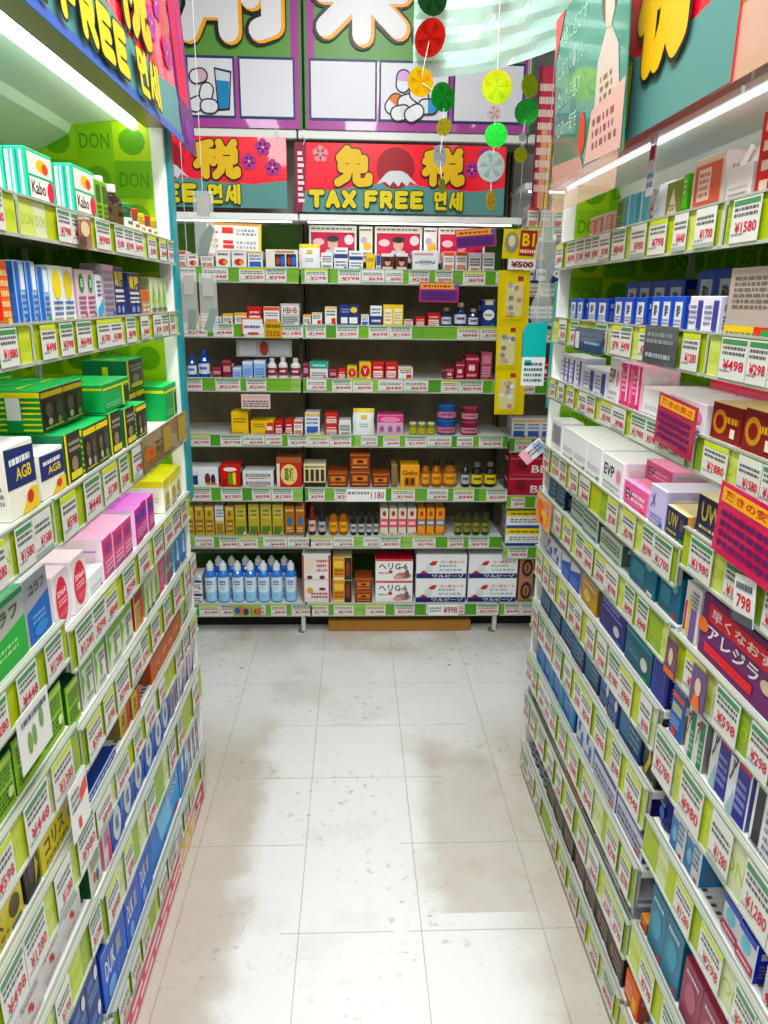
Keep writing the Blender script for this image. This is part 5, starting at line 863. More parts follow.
def outlined(f, t, u0, v0, u1, v1, c, edge='#14110f', fat=.09, eg=.035, sh=None):
    """fat rounded lettering: every stroke a chain of capsules, dark pass first, colour pass over it"""
    n = len(t); gap = .10; cw = (u1 - u0) / (n + gap * (n - 1)); H = (v1 - v0) * f.h; W = cw * f.w
    def chain(P, r, dx, dy, col):
        P = [(a * f.w + dx, b * f.h + dy) for a, b in P]
        for (x0, y0), (x1, y1) in zip(P, P[1:]):
            a = math.atan2(y1 - y0, x1 - x0); Q = []
            for k in range(7): t_ = a + math.pi / 2 + math.pi * k / 6; Q.append((x0 + r * math.cos(t_), y0 + r * math.sin(t_)))
            for k in range(7): t_ = a - math.pi / 2 + math.pi * k / 6; Q.append((x1 + r * math.cos(t_), y1 + r * math.sin(t_)))
            f.pol([(x / f.w, y / f.h) for x, y in Q], col); f.lift += .00003
    passes = [(fat + eg, 0, 0, edge)] + ([(fat, .012, -.004, sh), (fat * .86, -.006, .002, c)] if sh else [(fat, 0, 0, c)])
    for r, dx, dy, col in passes:
        f.up(2)
        for i, ch in enumerate(t):
            ox = u0 + i * cw * (1 + gap)
            for st in GLY[ch]:
                chain([(ox + (r * 0 + fat * H / W * .5 + a * (1 - fat * H / W)) * cw, v0 + (fat * .5 + b * (1 - fat)) * (v1 - v0)) for a, b in st], r * min(H, W * 1.1), dx * H, dy * H, col)
def flower(f, cu, cv, r, asp, c):
    f.up()
    for k in range(5):
        a = 2 * math.pi * k / 5 + .3; f.ell(cu + r * .55 * math.cos(a) / asp, cv + r * .55 * math.sin(a), r * .42 / asp, r * .42, c, 8)
    f.up(); f.ell(cu, cv, r * .14 / asp, r * .14, '#e9b8c8', 6)
def taxfree(w, h, kor=(.66, .80), tax=(.60, .40, .80)):
    """banner in two tones with 免税 above TAX FREE; asp = width over height"""
    mb, f = sheet('b', 0, 0, w, h, '#f3143f'); asp = w / h; f.up()
    f.pol([(0, 0), (1, 0), (1, .40), (.86, .34), (.72, .36), (.56, .42), (.42, .44), (.28, .38), (.18, .33), (0, .30)], '#5e918c')
    f.up(); f.pol([(.0, .0), (.03, .0), (.05, .4), (.055, 1), (.0, 1)], '#8c1c3c')
    for k in range(9): f.up(.2); f.rect(.012, .14 + .085 * k, .042 - .004 * (k % 3), .19 + .085 * k, '#e9d8dc')
    f.up(); f.ell(.475, .66, .30 / asp, .30, '#9c1626', 24); f.up()
    f.pol([(.385, .42), (.43, .58), (.45, .62), (.505, .62), (.53, .58), (.58, .42), (.545, .47), (.53, .40), (.505, .47), (.49, .39), (.465, .47), (.45, .40), (.425, .46)], '#d4d6da')
    for (a, b, c) in ((.12, .84, '#d98a8c'), (.90, .86, '#a33a86'), (.84, .66, '#a83a8c'), (.94, .58, '#a33a86')): flower(f, a, b, .13, asp, c)
    outlined(f, '免', .175, .38, .37, .95, '#e3b81e', fat=.11, eg=.035)
    outlined(f, '税', tax[0], tax[1], tax[2], .95, '#e3b81e', fat=.105, eg=.035)
    outlined(f, 'TAX', .065, .06, .29, .33, '#dccb1c', fat=.155, eg=.055)
    outlined(f, 'FREE', .325, .06, .61, .33, '#dccb1c', fat=.15, eg=.055)
    outlined(f, '면세', kor[0], .05, kor[1], .33, '#dccb1c', fat=.095, eg=.045)
    return mb
def hang_ties(o, w, h, n=2):
    for i in range(n):
        mb = MB(); u = w * (.04 + .92 * i / max(1, n - 1)); mb.tube([(u, -.003, h - .01), (u + .008, -.006, h + .012), (u - .004, -.004, h + .03)], .0016, '#e9ece9'); mb.build('tie', o)
b1 = taxfree(.825, .25).build('banner'); b1.location = (-.232, YB - .006, 1.832)
tag(b1, 'red and teal banner reading TAX FREE with snow-capped mountain, above the end rack', 'banner'); hang_ties(b1, .825, .25)
b2 = taxfree(.90, .255).build('banner'); b2.location = (-1.165, YB - .006, 1.842)
tag(b2, 'red and teal free-tax banner partly hidden behind the tube-lit rack end', 'banner'); hang_ties(b2, .90, .255)
b3 = taxfree(1.22, .31).build('banner'); b3.location = (-.44, .86, 1.885); b3.rotation_euler = (R(-4), 0, R(90))
tag(b3, 'slanting red and teal tax banner above the glowing fluorescent tube', 'banner'); hang_ties(b3, 1.22, .31, 3)
mb = MB(); mb.box(0, 0, 0, 1.22, .003, .018, mat('#3f62b4', .3)); o = mb.build('lower_hem', b3); o.location = (0, -.004, -.004)
def short_banner(w, h):
    mb, f = sheet('b', 0, 0, w, h, '#f3143f'); f.up()
    f.pol([(0, 0), (1, 0), (1, .34), (.8, .30), (.6, .33), (.4, .42), (.2, .45), (0, .40)], '#5e918c')
    outlined(f, 'FREE', .06, .06, .42, .33, '#dccb1c', fat=.155, eg=.055); outlined(f, '면세', .44, .05, .565, .34, '#dccb1c', fat=.09, eg=.045)
    outlined(f, '税', .578, .20, .82, .93, '#e3b81e', fat=.11, eg=.03); flower(f, .93, .80, .13, w / h, '#a83a8c'); return mb
b4 = short_banner(.90, .40).build('banner'); b4.location = (.515, 2.01, 1.80); b4.rotation_euler = (0, 0, R(-90))
tag(b4, 'tax banner with big yellow character, partly covered by the green poster', 'banner'); hang_ties(b4, .90, .40, 2)
mb = MB(); mb.box(0, 0, 0, .10, .003, .42, mat('#5a2a6a', .3)); f = Face(mb, (0, 0, 0), (1, 0, 0), (0, 0, 1), .10, .42)
f.up(); f.pol([(.1, .3), (.7, .25), (.9, 1), (0, 1)], '#e8284c'); f.up(); f.pol([(.35, .45), (.6, .5), (.65, .95), (.4, .95)], '#8c2f6a'); f.ell(.5, .12, .3, .07, '#7a3a8c')
o = mb.build('banner'); o.location = (-.436, 2.085, 1.87); o.rotation_euler = (R(-4), 0, R(84)); tag(o, 'narrow purple and red banner strip hanging at the rack end post', 'banner')

def drug_banner(w, h, cells, chars, asp):
    mb, f = sheet('d', 0, 0, w, h, '#a0408e'); f.up()
    f.rect(.045, .04 if 0 else .30, .955, 1, '#5e8f45'); f.up()
    f.rect(.0, .0, .012, 1, '#4a7a3c'); f.rect(.988, .0, 1, 1, '#4a7a3c'); f.up()
    for (a, b) in cells:
        f.rect(a, .04, b, .31, '#20305e'); f.up(); f.rect(a + .008, .052, b - .008, .298, '#d9d8de'); f.up()
    return mb, f
def capsule(f, cu, cv, ru, rv, ang, c1, c2='#dcdce0'):
    ca, sa = math.cos(ang), math.sin(ang); asp = f.w / f.h
    def pt(x, y): return (cu + (x * ca - y * sa) / asp, cv + x * sa + y * ca)
    def shape(ku, a0, a1, s):
        P = [pt(ku + rv * s * math.cos(t), rv * s * math.sin(t)) for t in [a0 + (a1 - a0) * i / 8 for i in range(9)]]
        return P
    def body(s):
        return shape(ru, -math.pi / 2, math.pi / 2, s) + shape(-ru, math.pi / 2, 3 * math.pi / 2, s)
    f.up(); f.pol(body(1.25), '#1c1a20'); f.up(); f.pol(body(1.0), c2); f.up(); f.pol(shape(ru, -math.pi / 2, math.pi / 2, 1) + [pt(0, rv), pt(0, -rv)], c1)
# left drug banner
W1 = .90; H1 = .78
mb, f = drug_banner(W1, H1, [(.52, .72), (.735, .97)], '', 1)
f.up(3); f.pol([(.635, .26), (.708, .245), (.695, .075), (.645, .07)], '#1c1a20'); f.up(); f.pol([(.641, .25), (.702, .236), (.69, .085), (.65, .08)], '#c2ccd8'); f.up(); f.pol([(.644, .205), (.698, .20), (.69, .085), (.65, .08)], '#2a7cae')
for (a, b, g, c) in ((.56, .10, .4, '#cfcfd6'), (.6, .15, 1.3, '#dcdce0'), (.57, .22, .2, '#c9a8b8'), (.61, .09, 0, '#d8d8dc')): capsule(f, a, b, .012, .028, g, c)
outlined(f, '薬', -.0 + .03, .37, .49, .93, '#e2e0e2', fat=.10, eg=.025, sh='#f0a820'); outlined(f, '剤', .50, .37, .93, .93, '#e2e0e2', fat=.10, eg=.025, sh='#f0a820')
o = mb.build('banner'); o.location = (-1.10, YB - .006, 2.128); tag(o, 'purple framed banner with white 剤 and drawn water glass', 'banner')
W2 = .87
mb, f = drug_banner(W2, H1, [(.02, .315), (.325, .635), (.65, .965)], '', 1)
for (a, b, g, c) in ((.39, .12, .9, '#d8742c'), (.43, .22, 1.5, '#c9a2d0'), (.45, .13, .3, '#e0e0e4'), (.50, .16, 2.6, '#dcdce0'), (.42, .08, .2, '#cfcfd6'), (.54, .11, 0, '#3f8cc4'), (.48, .08, .5, '#e6e6ea')): capsule(f, a, b, .016, .03, g, c)
outlined(f, '薬', .04, .38, .46, .95, '#e2e0e2', fat=.10, eg=.025, sh='#f0a820'); outlined(f, '剤', .48, .37, .94, .95, '#e2e0e2', fat=.10, eg=.025, sh='#f0a820')
o = mb.build('banner'); o.location = (-.19, YB - .006, 2.128); tag(o, 'purple framed banner with white 薬 and drawn pill capsules', 'banner')
# third, dark red and cream vertical signs beyond the garlands
mb, f = sheet('v', 0, 0, .07, .50, '#c23a52'); f.up(); f.rect(.35, .0, .7, .6, '#e3a47c'); f.rect(.0, .0, .2, 1, '#7a2a3c'); f.rect(.75, .0, .95, .5, '#d8c02c'); f.up(); f.lines(.1, .1, .9, .9, 9, '#f0d8cc', 4)
o = mb.build('hanging_sign'); o.location = (.70, YB - .02, 1.86); tag(o, 'tall narrow pink and orange sign hanging behind the green garland', 'sign')

# ------------------------------------------------------------------ green poster, board, on the poster-topped rack
mb, f = sheet('p', 0, 0, .49, .36, '#12836c'); f.up()
for k, t in enumerate(('一緒に過ごす', 'となりで暮らし', 'たいから選ぶ', 'この一錠を')): f.text(t, .06, .80 - .17 * k, .50 - .04 * k, .90 - .17 * k, '#bfe3d4', .0)
f.ell(.78, .80, .10, .14, '#6a5a50'); f.up(); f.pol([(.72, .86), (.83, .87), (.84, .70), (.80, .62), (.74, .66)], '#e0c9b8'); f.pol([(.75, .64), (.81, .64), (.90, .52), (.95, .16), (.62, .18), (.66, .52)], '#d8c9c0'); f.up()
f.lines(.70, .30, .88, .44, 3, '#8a6a5c', 3); f.pol([(.52, .04), (.97, .02), (1, .34), (.60, .30)], '#e0b8b0'); f.up(); f.lines(.62, .08, .92, .26, 3, '#8a5a5c', 7)
f.ell(.47, .22, .05, .12, '#cf4a3c'); f.pol([(0, .0), (.52, .0), (.46, .1), (0, .14)], '#c89a90'); f.pol([(0, .97), (0, .75), (.16, 1), (.0, 1)], '#e0505c')
o = mb.build('poster'); o.location = (.488, 1.935, 1.772); o.rotation_euler = (R(3), 0, R(-90))
tag(o, 'green poster with white handwriting and a standing person sketch, above side rack', 'poster')
mb = MB(); mb.box(0, 0, 0, .46, .0015, .07, mat('#e9c8c0', .1, alpha=.45, coat=.6)); o = mb.build('plastic_sleeve'); o.location = (.486, 1.93, 1.712); o.rotation_euler = (0, 0, R(-90)); tag(o, 'clear pinkish plastic sleeve hanging beneath the green poster', 'sleeve')
mb, f = sheet('c', 0, 0, .55, .26, '#cfa893'); f.up(); f.rect(.05, .36, .97, .98, '#c08c34'); f.up(); f.rect(.075, .40, .95, .97, '#3a3024'); f.up()
for i in range(14):
    for k in range(5): f.ell(.12 + .058 * i, .46 + .1 * k, .014, .022, '#8f8468', 7)
f.up(); f.pol([(.16, .42), (.3, .47), (.28, .40), (.42, .42), (.4, .36), (.2, .35)], '#e6e3e0')
o = mb.build('menu_board'); o.location = (.518, 1.185, 1.80); o.rotation_euler = (0, 0, R(-90)); tag(o, 'tan board with dark dotted panel above the rack canopy, beside the tax banner', 'board')
mb = MB(); mb.box(0, 0, 0, .035, .001, .11, mat('#e9e2e4', .2, alpha=.8)); f = Face(mb, (0, 0, 0), (1, 0, 0), (0, 0, 1), .035, .11); f.up(); f.rect(.15, .56, .8, .78, '#b82c54'); f.lines(.1, .1, .9, .4, 2, '#5f92c4', 2)
o = mb.build('hang_tag'); o.location = (.552, 1.485, 1.70); o.rotation_euler = (0, 0, R(-90)); tag(o, 'white hang tag with crimson square dangling beside the red carton', 'tag')

# ------------------------------------------------------------------ foil garlands and teal sheet
def disc(parent, x, y, z, r, c, tw, tilt=0, c2=None):
    mb = MB(); n = 18; m = mat(c, .18, metal=.75); m2 = mat(c2 or c, .25, metal=.6)
    cpt = [(r * math.cos(2 * math.pi * k / n), r * math.sin(2 * math.pi * k / n)) for k in range(n)]
    mb.poly([(a, -.0008, b) for a, b in cpt], m2); mb.poly([(a, .0008, b) for a, b in cpt][::-1], m)
    for k in range(n):
        a, b = cpt[k], cpt[(k + 1) % n]; mb.poly([(a[0], -.0008, a[1]), (a[0], .0008, a[1]), (b[0], .0008, b[1]), (b[0], -.0008, b[1])], m)
    for k in range(5): a = 2 * math.pi * k / 5 + tw; mb.poly([(0, -.0012, 0), (r * .8 * math.cos(a), -.0012, r * .8 * math.sin(a)), (r * .8 * math.cos(a + .5), -.0012, r * .8 * math.sin(a + .5))], m)
    o = mb.build('foil_disc', parent); o.location = (x, y, z); o.rotation_euler = (tilt, 0, tw); return o
def garland(label, y, top, items):
    if y < 2.3: y = 2.075; items = [(x * .943, EYE + (z - EYE) * .943, r * .95, c, tw) for x, z, r, c, tw in items]
    e = bpy.data.objects.new('foil_garland', None); C.objects.link(e); e.location = (items[0][0], y, top); tag(e, label, 'garland', 'hanging foil garlands')
    x0 = items[0][0]; mb = MB(); mb.tube([(0, .001, 0)] + [(i[0] - x0, .001, i[1] - top) for i in items], .0012, '#dfe3df'); mb.build('string', e)
    for (x, z, r, c, tw) in items: disc(e, x - x0, 0, z - top, r, c, tw)
garland('foil garland of red, gold and green discs under the teal sheet', 2.2, 2.9, [(.201, 2.262, .042, '#1f4a24', .3), (.198, 2.170, .046, '#c8302c', -.6), (.176, 2.066, .036, '#e0c83c', .25), (.238, 2.031, .036, '#1f8a34', .4), (.243, 1.958, .022, '#8fa83c', -.5), (.234, 1.885, .028, '#c9ccd2', .8), (.243, 1.81, .020, '#9cb04a', 1.0)])
garland('foil garland of lime, green and silver discs, middle of the three', 2.2, 2.9, [(.379, 2.30, .03, '#2c9c6c', .6), (.383, 2.058, .042, '#bfd63c', .1), (.378, 1.995, .020, '#dfe3e0', .3), (.387, 1.941, .031, '#1faa3c', -.2), (.377, 1.863, .040, '#d9dadc', .2), (.382, 1.775, .026, '#d8b03c', .9)])
garland('foil garland with green discs beside the pink sign', 2.42, 2.9, [(.518, 2.29, .03, '#9fd0b0', .4), (.519, 2.118, .032, '#b4c83c', .5), (.514, 2.049, .036, '#1a7a2c', -.3), (.506, 1.98, .012, '#c9ccd0', .2), (.504, 1.931, .022, '#b4b83c', .3)])
def wavy_sheet():
    mb = MB(); n, k = 26, 30; x0, x1 = .149, .60; m = mat('#b9ddcf', .25, alpha=.86, coat=.3)
    def P(i, j):
        u, v = i / n, j / k; zb = 2.055 + .012 * u + .10 * u * u; x = x0 + (x1 - x0) * u; z = zb + (2.62 - zb) * v
        return (x, 2.12 + .003 * math.sin(v * 58 + 2.2 * math.sin(u * 5)) + .02 * u, z)
    for i in range(n):
        for j in range(k): mb.poly([P(i, j), P(i + 1, j), P(i + 1, j + 1), P(i, j + 1)], m)
    return mb.build('rippled_sheet')
o = wavy_sheet(); tag(o, 'translucent pale teal rippled plastic sheet hanging over the garlands', 'plastic sheet')
o2 = MB(); o2.box(.14, 2.11, 2.615, .62, 2.15, 2.635, mat('#cfd3ce', .3)); o2.build('hem', None).parent = o
mb = MB()
for (a, b, c) in (((.60, 2.0, 2.10), (.56, 2.0, 2.03), '#d8222c'), ((.62, 1.98, 2.12), (.52, 2.0, 2.06), '#d8222c'), ((.57, 1.99, 2.15), (.50, 2.0, 2.11), '#2fa85c')):
    a = Vector(a); b = Vector(b); n = Vector((0, 0, .014)); mb.poly([a - n, b, a + n], c); mb.poly([a + n + Vector((0, .001, 0)), b + Vector((0, .001, 0)), a - n + Vector((0, .001, 0))], c)
    mb.tube([a, Vector((.60, 2.0, 2.16))], .001, '#cccccc')
o = mb.build('foil_streamer'); tag(o, 'curled red and green foil streamer by the green poster', 'streamer')

# ------------------------------------------------------------------ yellow hanging strip with blister packs
e = bpy.data.objects.new('hanging_strip', None); C.objects.link(e); e.location = (.53, 2.75, 1.09)
mb = MB(); mb.poly([(0, 0, 0), (.112, 0, 0), (.104, 0, .52), (-.012, 0, .52)][:4], mat('#d8c21c', .3, coat=.4)); mb.poly([(.112, .003, 0), (0, .003, 0), (-.012, .003, .52), (.104, .003, .52)], '#c8b41c')
mb.poly([(0, 0, 0), (-.012, 0, .52), (-.012, .003, .52), (0, .003, 0)], '#c8b41c'); mb.poly([(.112, .003, 0), (.104, .003, .52), (.104, 0, .52), (.112, 0, 0)], '#c8b41c'); mb.build('backing_strip', e)
mb, f = sheet('h', 0, 0, .125, .10, '#d8c21c'); f.up(); f.rect(.48, .12, .97, .98, '#9c2422'); f.up(); f.text('B1', .55, .45, .9, .88, '#e0c83c', .03); f.lines(.5, .18, .95, .38, 1, '#f0dcc0'); f.ell(.25, .55, .2, .36, '#8a8a70'); f.up(); f.ell(.25, .6, .1, .2, '#d8d0b0')
o = mb.build('header_card', e); o.location = (-.005, -.006, .56); o.rotation_euler = (0, R(2), 0)
mb, f = sheet('h', 0, 0, .10, .036, '#efe9e6'); f.up(); f.text('¥500', .1, .2, .92, .8, '#7c1c3c', .05); o = mb.build('price_label', e); o.location = (.018, -.010, .522)
mb = MB(); mb.tube([(.05, 0, .52), (.055, 0, 1.861)], .0009, '#cccccc'); mb.build('hanger', e)
tag(e, 'long yellow hanging strip with red header card and 500 yen label', 'hanging display')
for k, (dx, dz, hh, lab) in enumerate(((.012, .35, .155, 'uppermost'), (-.004, .175, .15, 'middle'), (.006, .01, .15, 'lowest'))):
    mb, f = sheet('bp', 0, 0, .075, hh, '#e0cb2a'); r = random.Random(k + 3); f.up(); f.rect(.62, .86, .9, .97, '#a8344c'); f.up()
    for q in range(9): mb.lathe(.015 + .045 * r.random(), -.004, [(0, 0), (.001, 0)], '#fff') if 0 else f.ell(.2 + .6 * r.random(), .1 + .7 * r.random(), .13, .06, r.choice(['#8a8c94', '#e8eaec', '#3c3c44', '#e8822c', '#b84a2c', '#5a5c64'])); f.up(.4)
    o = mb.build('blister_pack'); o.location = (.53 + dx, 2.7475, 1.09 + dz)
    mb = MB(); mb.box(.008, -.014, .012, .067, -.0005, hh * .8, mat('#f2f4f0', .05, alpha=.22, coat=.8), ch=.004); mb.build('clear_blister', o)
    tag(o, 'yellow blister pack with silver cells, %s of three on yellow strip' % lab, 'blister pack', 'blister packs on the yellow strip')
# teal box card and loose sleeves
e = bpy.data.objects.new('hanging_carton', None); C.objects.link(e); e.location = (.522, 2.30, 1.25)
mb = MB(); P = [(0, .088), (.072, .088), (.072, .195), (.014, .19), (0, .165)]
mb.poly([(x, 0, z) for x, z in P], '#12b4b4'); mb.poly([(x, .02, z) for x, z in P][::-1], '#0f9c9c')
for i in range(5): a, b = P[i], P[(i + 1) % 5]; mb.poly([(a[0], 0, a[1]), (a[0], .02, a[1]), (b[0], .02, b[1]), (b[0], 0, b[1])], '#0f9c9c')
mb.build('teal_body', e); mb, f = sheet('x', 0, 0, .072, .088, '#eef0f0'); f.up(); f.lines(.1, .1, .9, .85, 4, '#4a6a7c', 4); f.rect(.1, .72, .4, .9, '#2ab0b8'); mb.build('white_panel', e)
mb = MB(); mb.tube([(.04, .01, .19), (.04, .01, 1.70)], .0009, '#cccccc'); mb.build('hook', e)
tag(e, 'turquoise and white card box hanging beside the yellow strip', 'hanging box')
def sleeve(loc, w, h, label, c, wedge, st):
    e = bpy.data.objects.new('hanging_sleeve', None); C.objects.link(e); e.location = loc; tag(e, label, 'hanging pack', 'clear hanging packs by the teal post')
    mb = MB(); mb.box(0, 0, 0, w, .012, h, mat('#e9eeee', .08, alpha=.30, coat=.8), ch=.002); mb.build('clear_sleeve', e)
    mb = MB(); P = wedge; q = [(w * a, h * b) for a, b in P]; mb.poly([(x, .003, z) for x, z in q], c); mb.poly([(x, .009, z) for x, z in q][::-1], c)
    for i in range(len(q)): a, b = q[i], q[(i + 1) % len(q)]; mb.poly([(a[0], .003, a[1]), (a[0], .009, a[1]), (b[0], .009, b[1]), (b[0], .003, b[1])], c)
    mb.build('green_comb', e); mb = MB(); mb.tube([(w / 2, .006, h), (w / 2, .006, h + st)], .001, '#dddddd'); mb.box(w * .2, .002, h * .62, w * .8, .010, h * .92, '#b8aca4'); mb.build('card_insert', e)
sleeve((-.492, 2.42, 1.628), .06, .185, 'clear hanging pack with dark green piece, uppermost by the teal post', '#2f5a50', [(.1, .0), (.6, .0), (1, .42), (.8, .5), (.3, .3)], 1.136)
sleeve((-.545, 2.42, 1.404), .05, .175, 'narrow clear hanging pack with green foot, closest to the teal post', '#1f4a40', [(.3, .0), (.8, .0), (.9, .36), (.4, .36)], 1.37)
sleeve((-.488, 2.42, 1.396), .055, .18, 'clear hanging pack with slanted green piece, over the second end shelf', '#2a6a5a', [(.15, .05), (.6, .0), (1, .4), (.6, .42)], .0515)
# clear bags hanging by the poster-topped rack end
mb = MB(); r = random.Random(4)
for j in range(10):
    z0, z1 = 1.43 + .035 * j, 1.43 + .035 * (j + 1); w0, w1 = .03 + .012 * math.sin(j * 1.3), .03 + .012 * math.sin((j + 1) * 1.3)
    for k in range(6):
        a, b = 2 * math.pi * k / 6, 2 * math.pi * (k + 1) / 6
        mb.poly([(.60 + w0 * math.cos(a), 2.40 + w0 * math.sin(a), z0), (.60 + w0 * math.cos(b), 2.40 + w0 * math.sin(b), z0), (.60 + w1 * math.cos(b), 2.40 + w1 * math.sin(b), z1), (.60 + w1 * math.cos(a), 2.40 + w1 * math.sin(a), z1)], mat('#eef0ee', .08, alpha=.25, coat=.8))
mb.tube([(.60, 2.40, 1.78), (.60, 2.40, 2.95)], .0009, '#cccccc')
tag(mb.build('clear_bag'), 'crumpled clear plastic bag hanging above the turquoise card box', 'bag')

# ------------------------------------------------------------------ cards and posters on the shelves
def card(name, loc, rz, w, h, label, base, items, cat='card', tilt=0, lean=0, group=None):
    mb, f = sheet('c', 0, 0, w, h, base, .0012); draw(f, items, len(name) + int(w * 1000))
    o = mb.build(name); o.location = loc; o.rotation_euler = (lean, tilt, rz); return tag(o, label, cat, group)
PUR = [('r', .03, .66, .97, .95, '#eeb050'), ('r', .03, .06, .97, .6, '#6a2a78'), L_(.08, .14, .9, .54, 3, '#3a1f6a'), L_(.1, .7, .8, .9, 1, '#b8442c'), ('e', .93, .8, .06, .14, '#3f6aa8')]
PNK = [('r', .05, .74, .95, .94, '#eeb04a'), ('t', '驚きの安さ', .1, .78, .9, .91, '#c8302c'), L_(.08, .1, .92, .66, 4, '#5a1f5c')]
card('sale_card', (.405, YB - .03, 1.70), 0, .165, .072, 'purple sale card with orange header, raised in front of red posters', '#c83a78', PUR, tilt=R(-5))
card('sale_card', (.265, YB - .012, 1.495), 0, .162, .078, 'purple sale card with orange header hanging below the top end rail', '#c83a78', PUR)
card('sale_card', (XR - .014, 1.30, 1.268), R(-90), .155, .088, 'crimson sale card with amber header, smaller one on poster-topped rack', '#b02c54', PNK, tilt=R(3))
card('sale_card', (XR - .016, 1.035, 1.150), R(-90), .175, .108, 'large crimson sale card with amber header, hanging over fourth rail', '#d02c5c', PNK, tilt=R(2))
card('shelf_card', (-.478, YB - .008, 1.050), 0, .122, .062, 'pale pink text card hanging below the third end rail', '#e0c8c6', [L_(.06, .1, .94, .6, 3, '#6a5a60'), ('r', .05, .7, .95, .92, '#d8b0b0')])
card('shelf_card', (-.50, YB + .06, 1.262), 0, .234, .07, 'wide grey display card with red portrait, behind third end shelf goods', '#b4b4b6', [('e', .5, .5, .08, .44, '#a84038'), ('r', .05, .1, .36, .9, '#c9c9cb'), ('r', .62, .1, .95, .9, '#c4c4c8')])
card('shelf_card', (-.463, YB - .008, 1.358), 0, .085, .066, 'white card with orange edge on the second end rail', '#ecebe8', [('r', 0, .9, 1, 1, '#e0683c'), ('r', 0, 0, .05, 1, '#e0683c'), L_(.1, .3, .9, .6, 1, '#6a4a9c'), ('r', .3, .0, .8, .12, '#c83a2c')])
card('shelf_card', (-.370, YB - .008, 1.344), 0, .072, .065, 'mustard card with red lettering on the second end rail', '#c9a42c', [('t', '333%', .08, .1, .9, .45, '#a8481c'), L_(.1, .55, .9, .9, 1, '#6a4a1c')])
card('big_price', (-.035, YB - .008, .642), 0, .175, .058, 'long white price strip reading 1180 on the fifth end rail', '#eff0ee', [('t', '1180', .62, .22, .96, .78, '#b83a54'), L_(.04, .5, .58, .85, 1, '#7a7a8c')])
card('big_price', (.345, YB - .008, .092), 0, .14, .056, 'white price strip reading 998 on the bottom end rail', '#f1f1ee', [('t', '¥998', .5, .2, .96, .8, '#a8243c'), L_(.05, .3, .45, .8, 2, '#5a5a66')])
card('big_price', (-.555, YB - .008, .092), 0, .13, .058, 'multicoloured price strip reading 148 on the bottom end rail', '#9cae5c', [('t', '148', .62, .1, .97, .72, '#c8283c'), ('e', .3, .5, .16, .4, '#c87a3c'), ('e', .15, .5, .1, .3, '#3f5a9c'), ('e', .45, .4, .1, .3, '#2c3c6c')])
for k, (x, lab) in enumerate(((-.19, 'first'), (.085, 'second'), (.352, 'third'))):
    card('product_poster', (x, YB + .13, 1.652), 0, .198, .143, 'red poster of a person in black cap, %s counting rightwards behind top shelf' % lab, '#f0ece6', [('r', .04, .12, .96, .82, '#c8204a'), ('r', .02, .86, .98, .98, '#d8d4cc'), L_(.05, .88, .9, .96, 1, '#5c5a50'), ('p', ((.25, .12), (.38, .34), (.62, .34), (.76, .12)), '#c8ccd6'), ('e', .5, .5, .11, .17, '#d8b09a'), ('e', .5, .64, .13, .09, '#2c2a30'), ('e', .2, .55, .12, .1, '#e8c8d0'), ('e', .84, .62, .1, .14, '#f0d8dc'), ('e', .85, .3, .1, .1, '#7a2430')], 'poster', 0, R(-4), 'red posters behind the top end shelf')
for k, (x, lab) in enumerate(((.02, 'between first and second red posters'), (.292, 'between second and third red posters'))):
    card('leaflet', (x, YB + .135, 1.652), 0, .055, .143, 'white leaflet with yellow spot, %s' % lab, '#efece6', [('e', .6, .45, .3, .12, '#eebc4a'), ('e', .35, .62, .25, .1, '#c8b0d0'), L_(.1, .1, .9, .3, 2, '#7a7a80'), L_(.05, .86, .9, .95, 1, '#5c5a50')], 'leaflet', 0, R(-4))
card('promotion_board', (-.615, YB + .12, 1.652), 0, .225, .15, 'white promotion board with red boxes, leaning behind the top end shelf', '#f0f0ec', [('r', .0, .93, 1, 1, '#e0a04a'), ('r', .95, .0, 1, 1, '#e8d060'), ('r', .28, .72, .48, .88, '#dc3c34'), ('r', .30, .45, .48, .54, '#dc3c34'), ('r', .30, .32, .5, .42, '#dc3c34'), ('r', .3, .18, .6, .22, '#d83c34'), L_(.02, .70, .24, .78, 1, '#d83c34'), L_(.55, .66, .9, .86, 2, '#8a8c90'), L_(.02, .3, .24, .6, 2, '#d8a878'), L_(.55, .3, .9, .55, 2, '#a0a4a8')], 'board', R(1.5), R(-5))
card('shelf_card', (XR - .012, 1.852, 1.392), R(-90), .215, .056, 'dark blue display card on the second rail, poster-topped rack', '#2a4a6c', [L_(.4, .3, .9, .5, 1, '#9cc4e4'), ('r', .05, .1, .2, .8, '#d8d4d8')])
card('shelf_card', (XR - .012, 1.400, 1.400), R(-90), .145, .068, 'charcoal display card on the second rail, poster-topped rack', '#4a5054', [L_(.1, .5, .9, .85, 2, '#8a9296'), L_(.1, .12, .9, .32, 1, '#a8b0b4')])
card('shelf_card', (.515, 2.115, 1.036), 0, .078, .042, 'tilted white and pink card sticking out from the end post', '#e8e2e6', [('r', .6, .1, .95, .9, '#9cb0d8'), ('r', 0, 0, .3, 1, '#e8a8b8'), L_(.3, .25, .9, .75, 2, '#4a5a4c')], tilt=R(-42))
card('shelf_card', (XL + .012, .875, .875), R(90), .10, .085, 'white leaf-print card hanging from the fourth rail, tube-lit rack', '#e9ebe6', [('e', .3, .4, .07, .2, '#7aa04a'), ('e', .45, .45, .06, .2, '#7aa04a'), ('e', .7, .6, .06, .2, '#7aa04a'), L_(.1, .75, .9, .92, 1, '#5a5c66')])
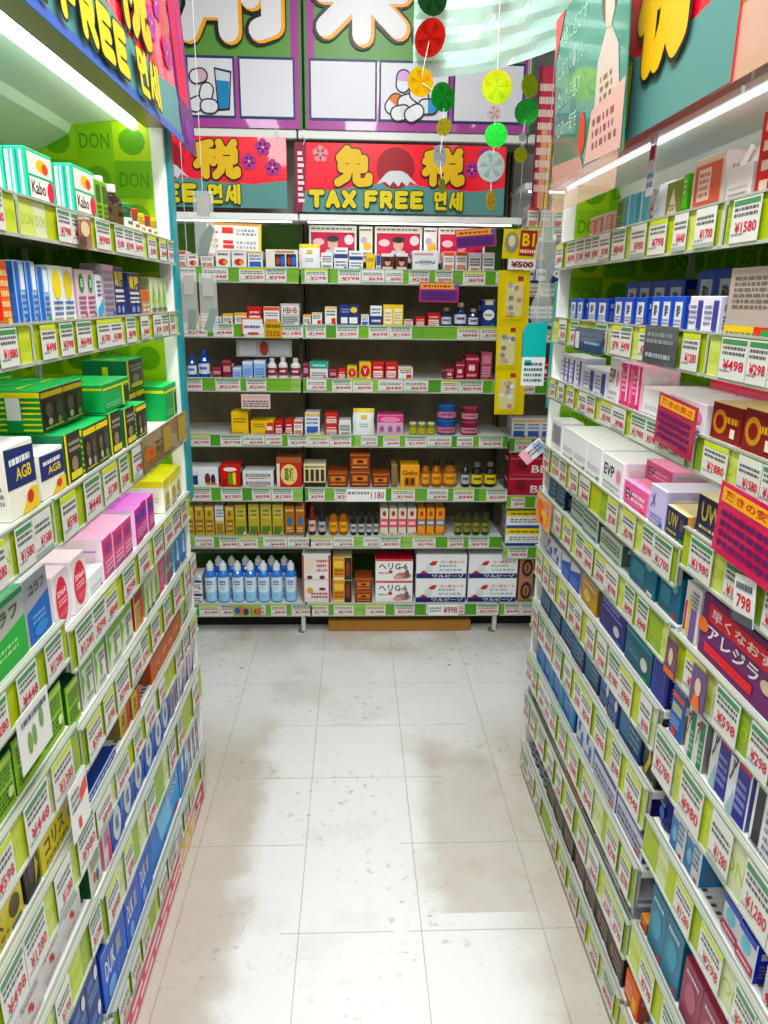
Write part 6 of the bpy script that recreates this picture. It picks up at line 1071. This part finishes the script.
card('shelf_card', (XL + .012, 1.00, .655), R(90), .075, .098, 'white card with red band hanging below the fifth rail, tube-lit rack', '#eeebea', [('p', ((.55, .5), (.95, .6), (.95, .85), (.55, .75)), '#e8401c'), ('r', .35, .1, .5, .3, '#e0301c'), L_(.08, .5, .5, .9, 3, '#4a4a4e')])
card('shelf_card', (XL + .010, 1.56, 1.140), R(90), .42, .075, 'smoky amber card strip on the third rail, tube-lit rack', '#8a7440', [('r', .04, .25, .22, .6, '#c87a2c'), ('t', '798', .07, .3, .2, .55, '#c8302c'), ('r', .4, .1, .55, .9, '#a8903c'), ('r', .75, .1, .95, .9, '#b0983c'), L_(.25, .3, .4, .7, 2, '#5c4a28')])
card('shelf_card', (XL + .010, 1.30, 1.584), R(90), .06, .05, 'brown card with round portrait on the top rail, tube-lit rack', '#8a5c3c', [('e', .5, .6, .35, .25, '#e0c8a0'), ('r', .05, .05, .5, .35, '#4a3a34')])
card('shelf_card', (XR - .012, 2.10, .873), R(-90), .16, .088, 'orange and yellow flame card on the fifth rail, poster-topped rack', '#f0a050', [('e', .3, .6, .2, .25, '#e8742c'), ('e', .6, .4, .2, .25, '#f4c83c'), ('e', .45, .25, .12, .14, '#d8344c'), ('e', .8, .7, .12, .16, '#e88ab0')])
card('shelf_card', (XR - .012, .955, 1.070), R(-90), .055, .068, 'tilted price note pinned over the fourth rail beside the large crimson card', '#eceeec', [('t', '798', .15, .3, .85, .6, '#d0283c'), L_(.1, .65, .9, .9, 1, '#5c5c66'), ('r', 0, 0, 1, .2, '#55585e')], tilt=R(-8))
card('shelf_card', (XR - .012, 1.145, .884), R(-90), .042, .066, 'small plum portrait card on the fifth rail, beside the bay joint', '#5a1f4a', [('e', .5, .55, .2, .25, '#e0c0a8'), ('r', 0, 0, 1, .2, '#d8642c')])
card('shelf_card', (XR - .012, 1.045, .882), R(-90), .05, .07, 'purple portrait card with orange collar among the fifth rail price cards', '#5a2a6c', [('e', .5, .55, .2, .22, '#e6c8b4'), ('p', ((.2, 0), (.8, 0), (.65, .35), (.35, .35)), '#e8742c')])
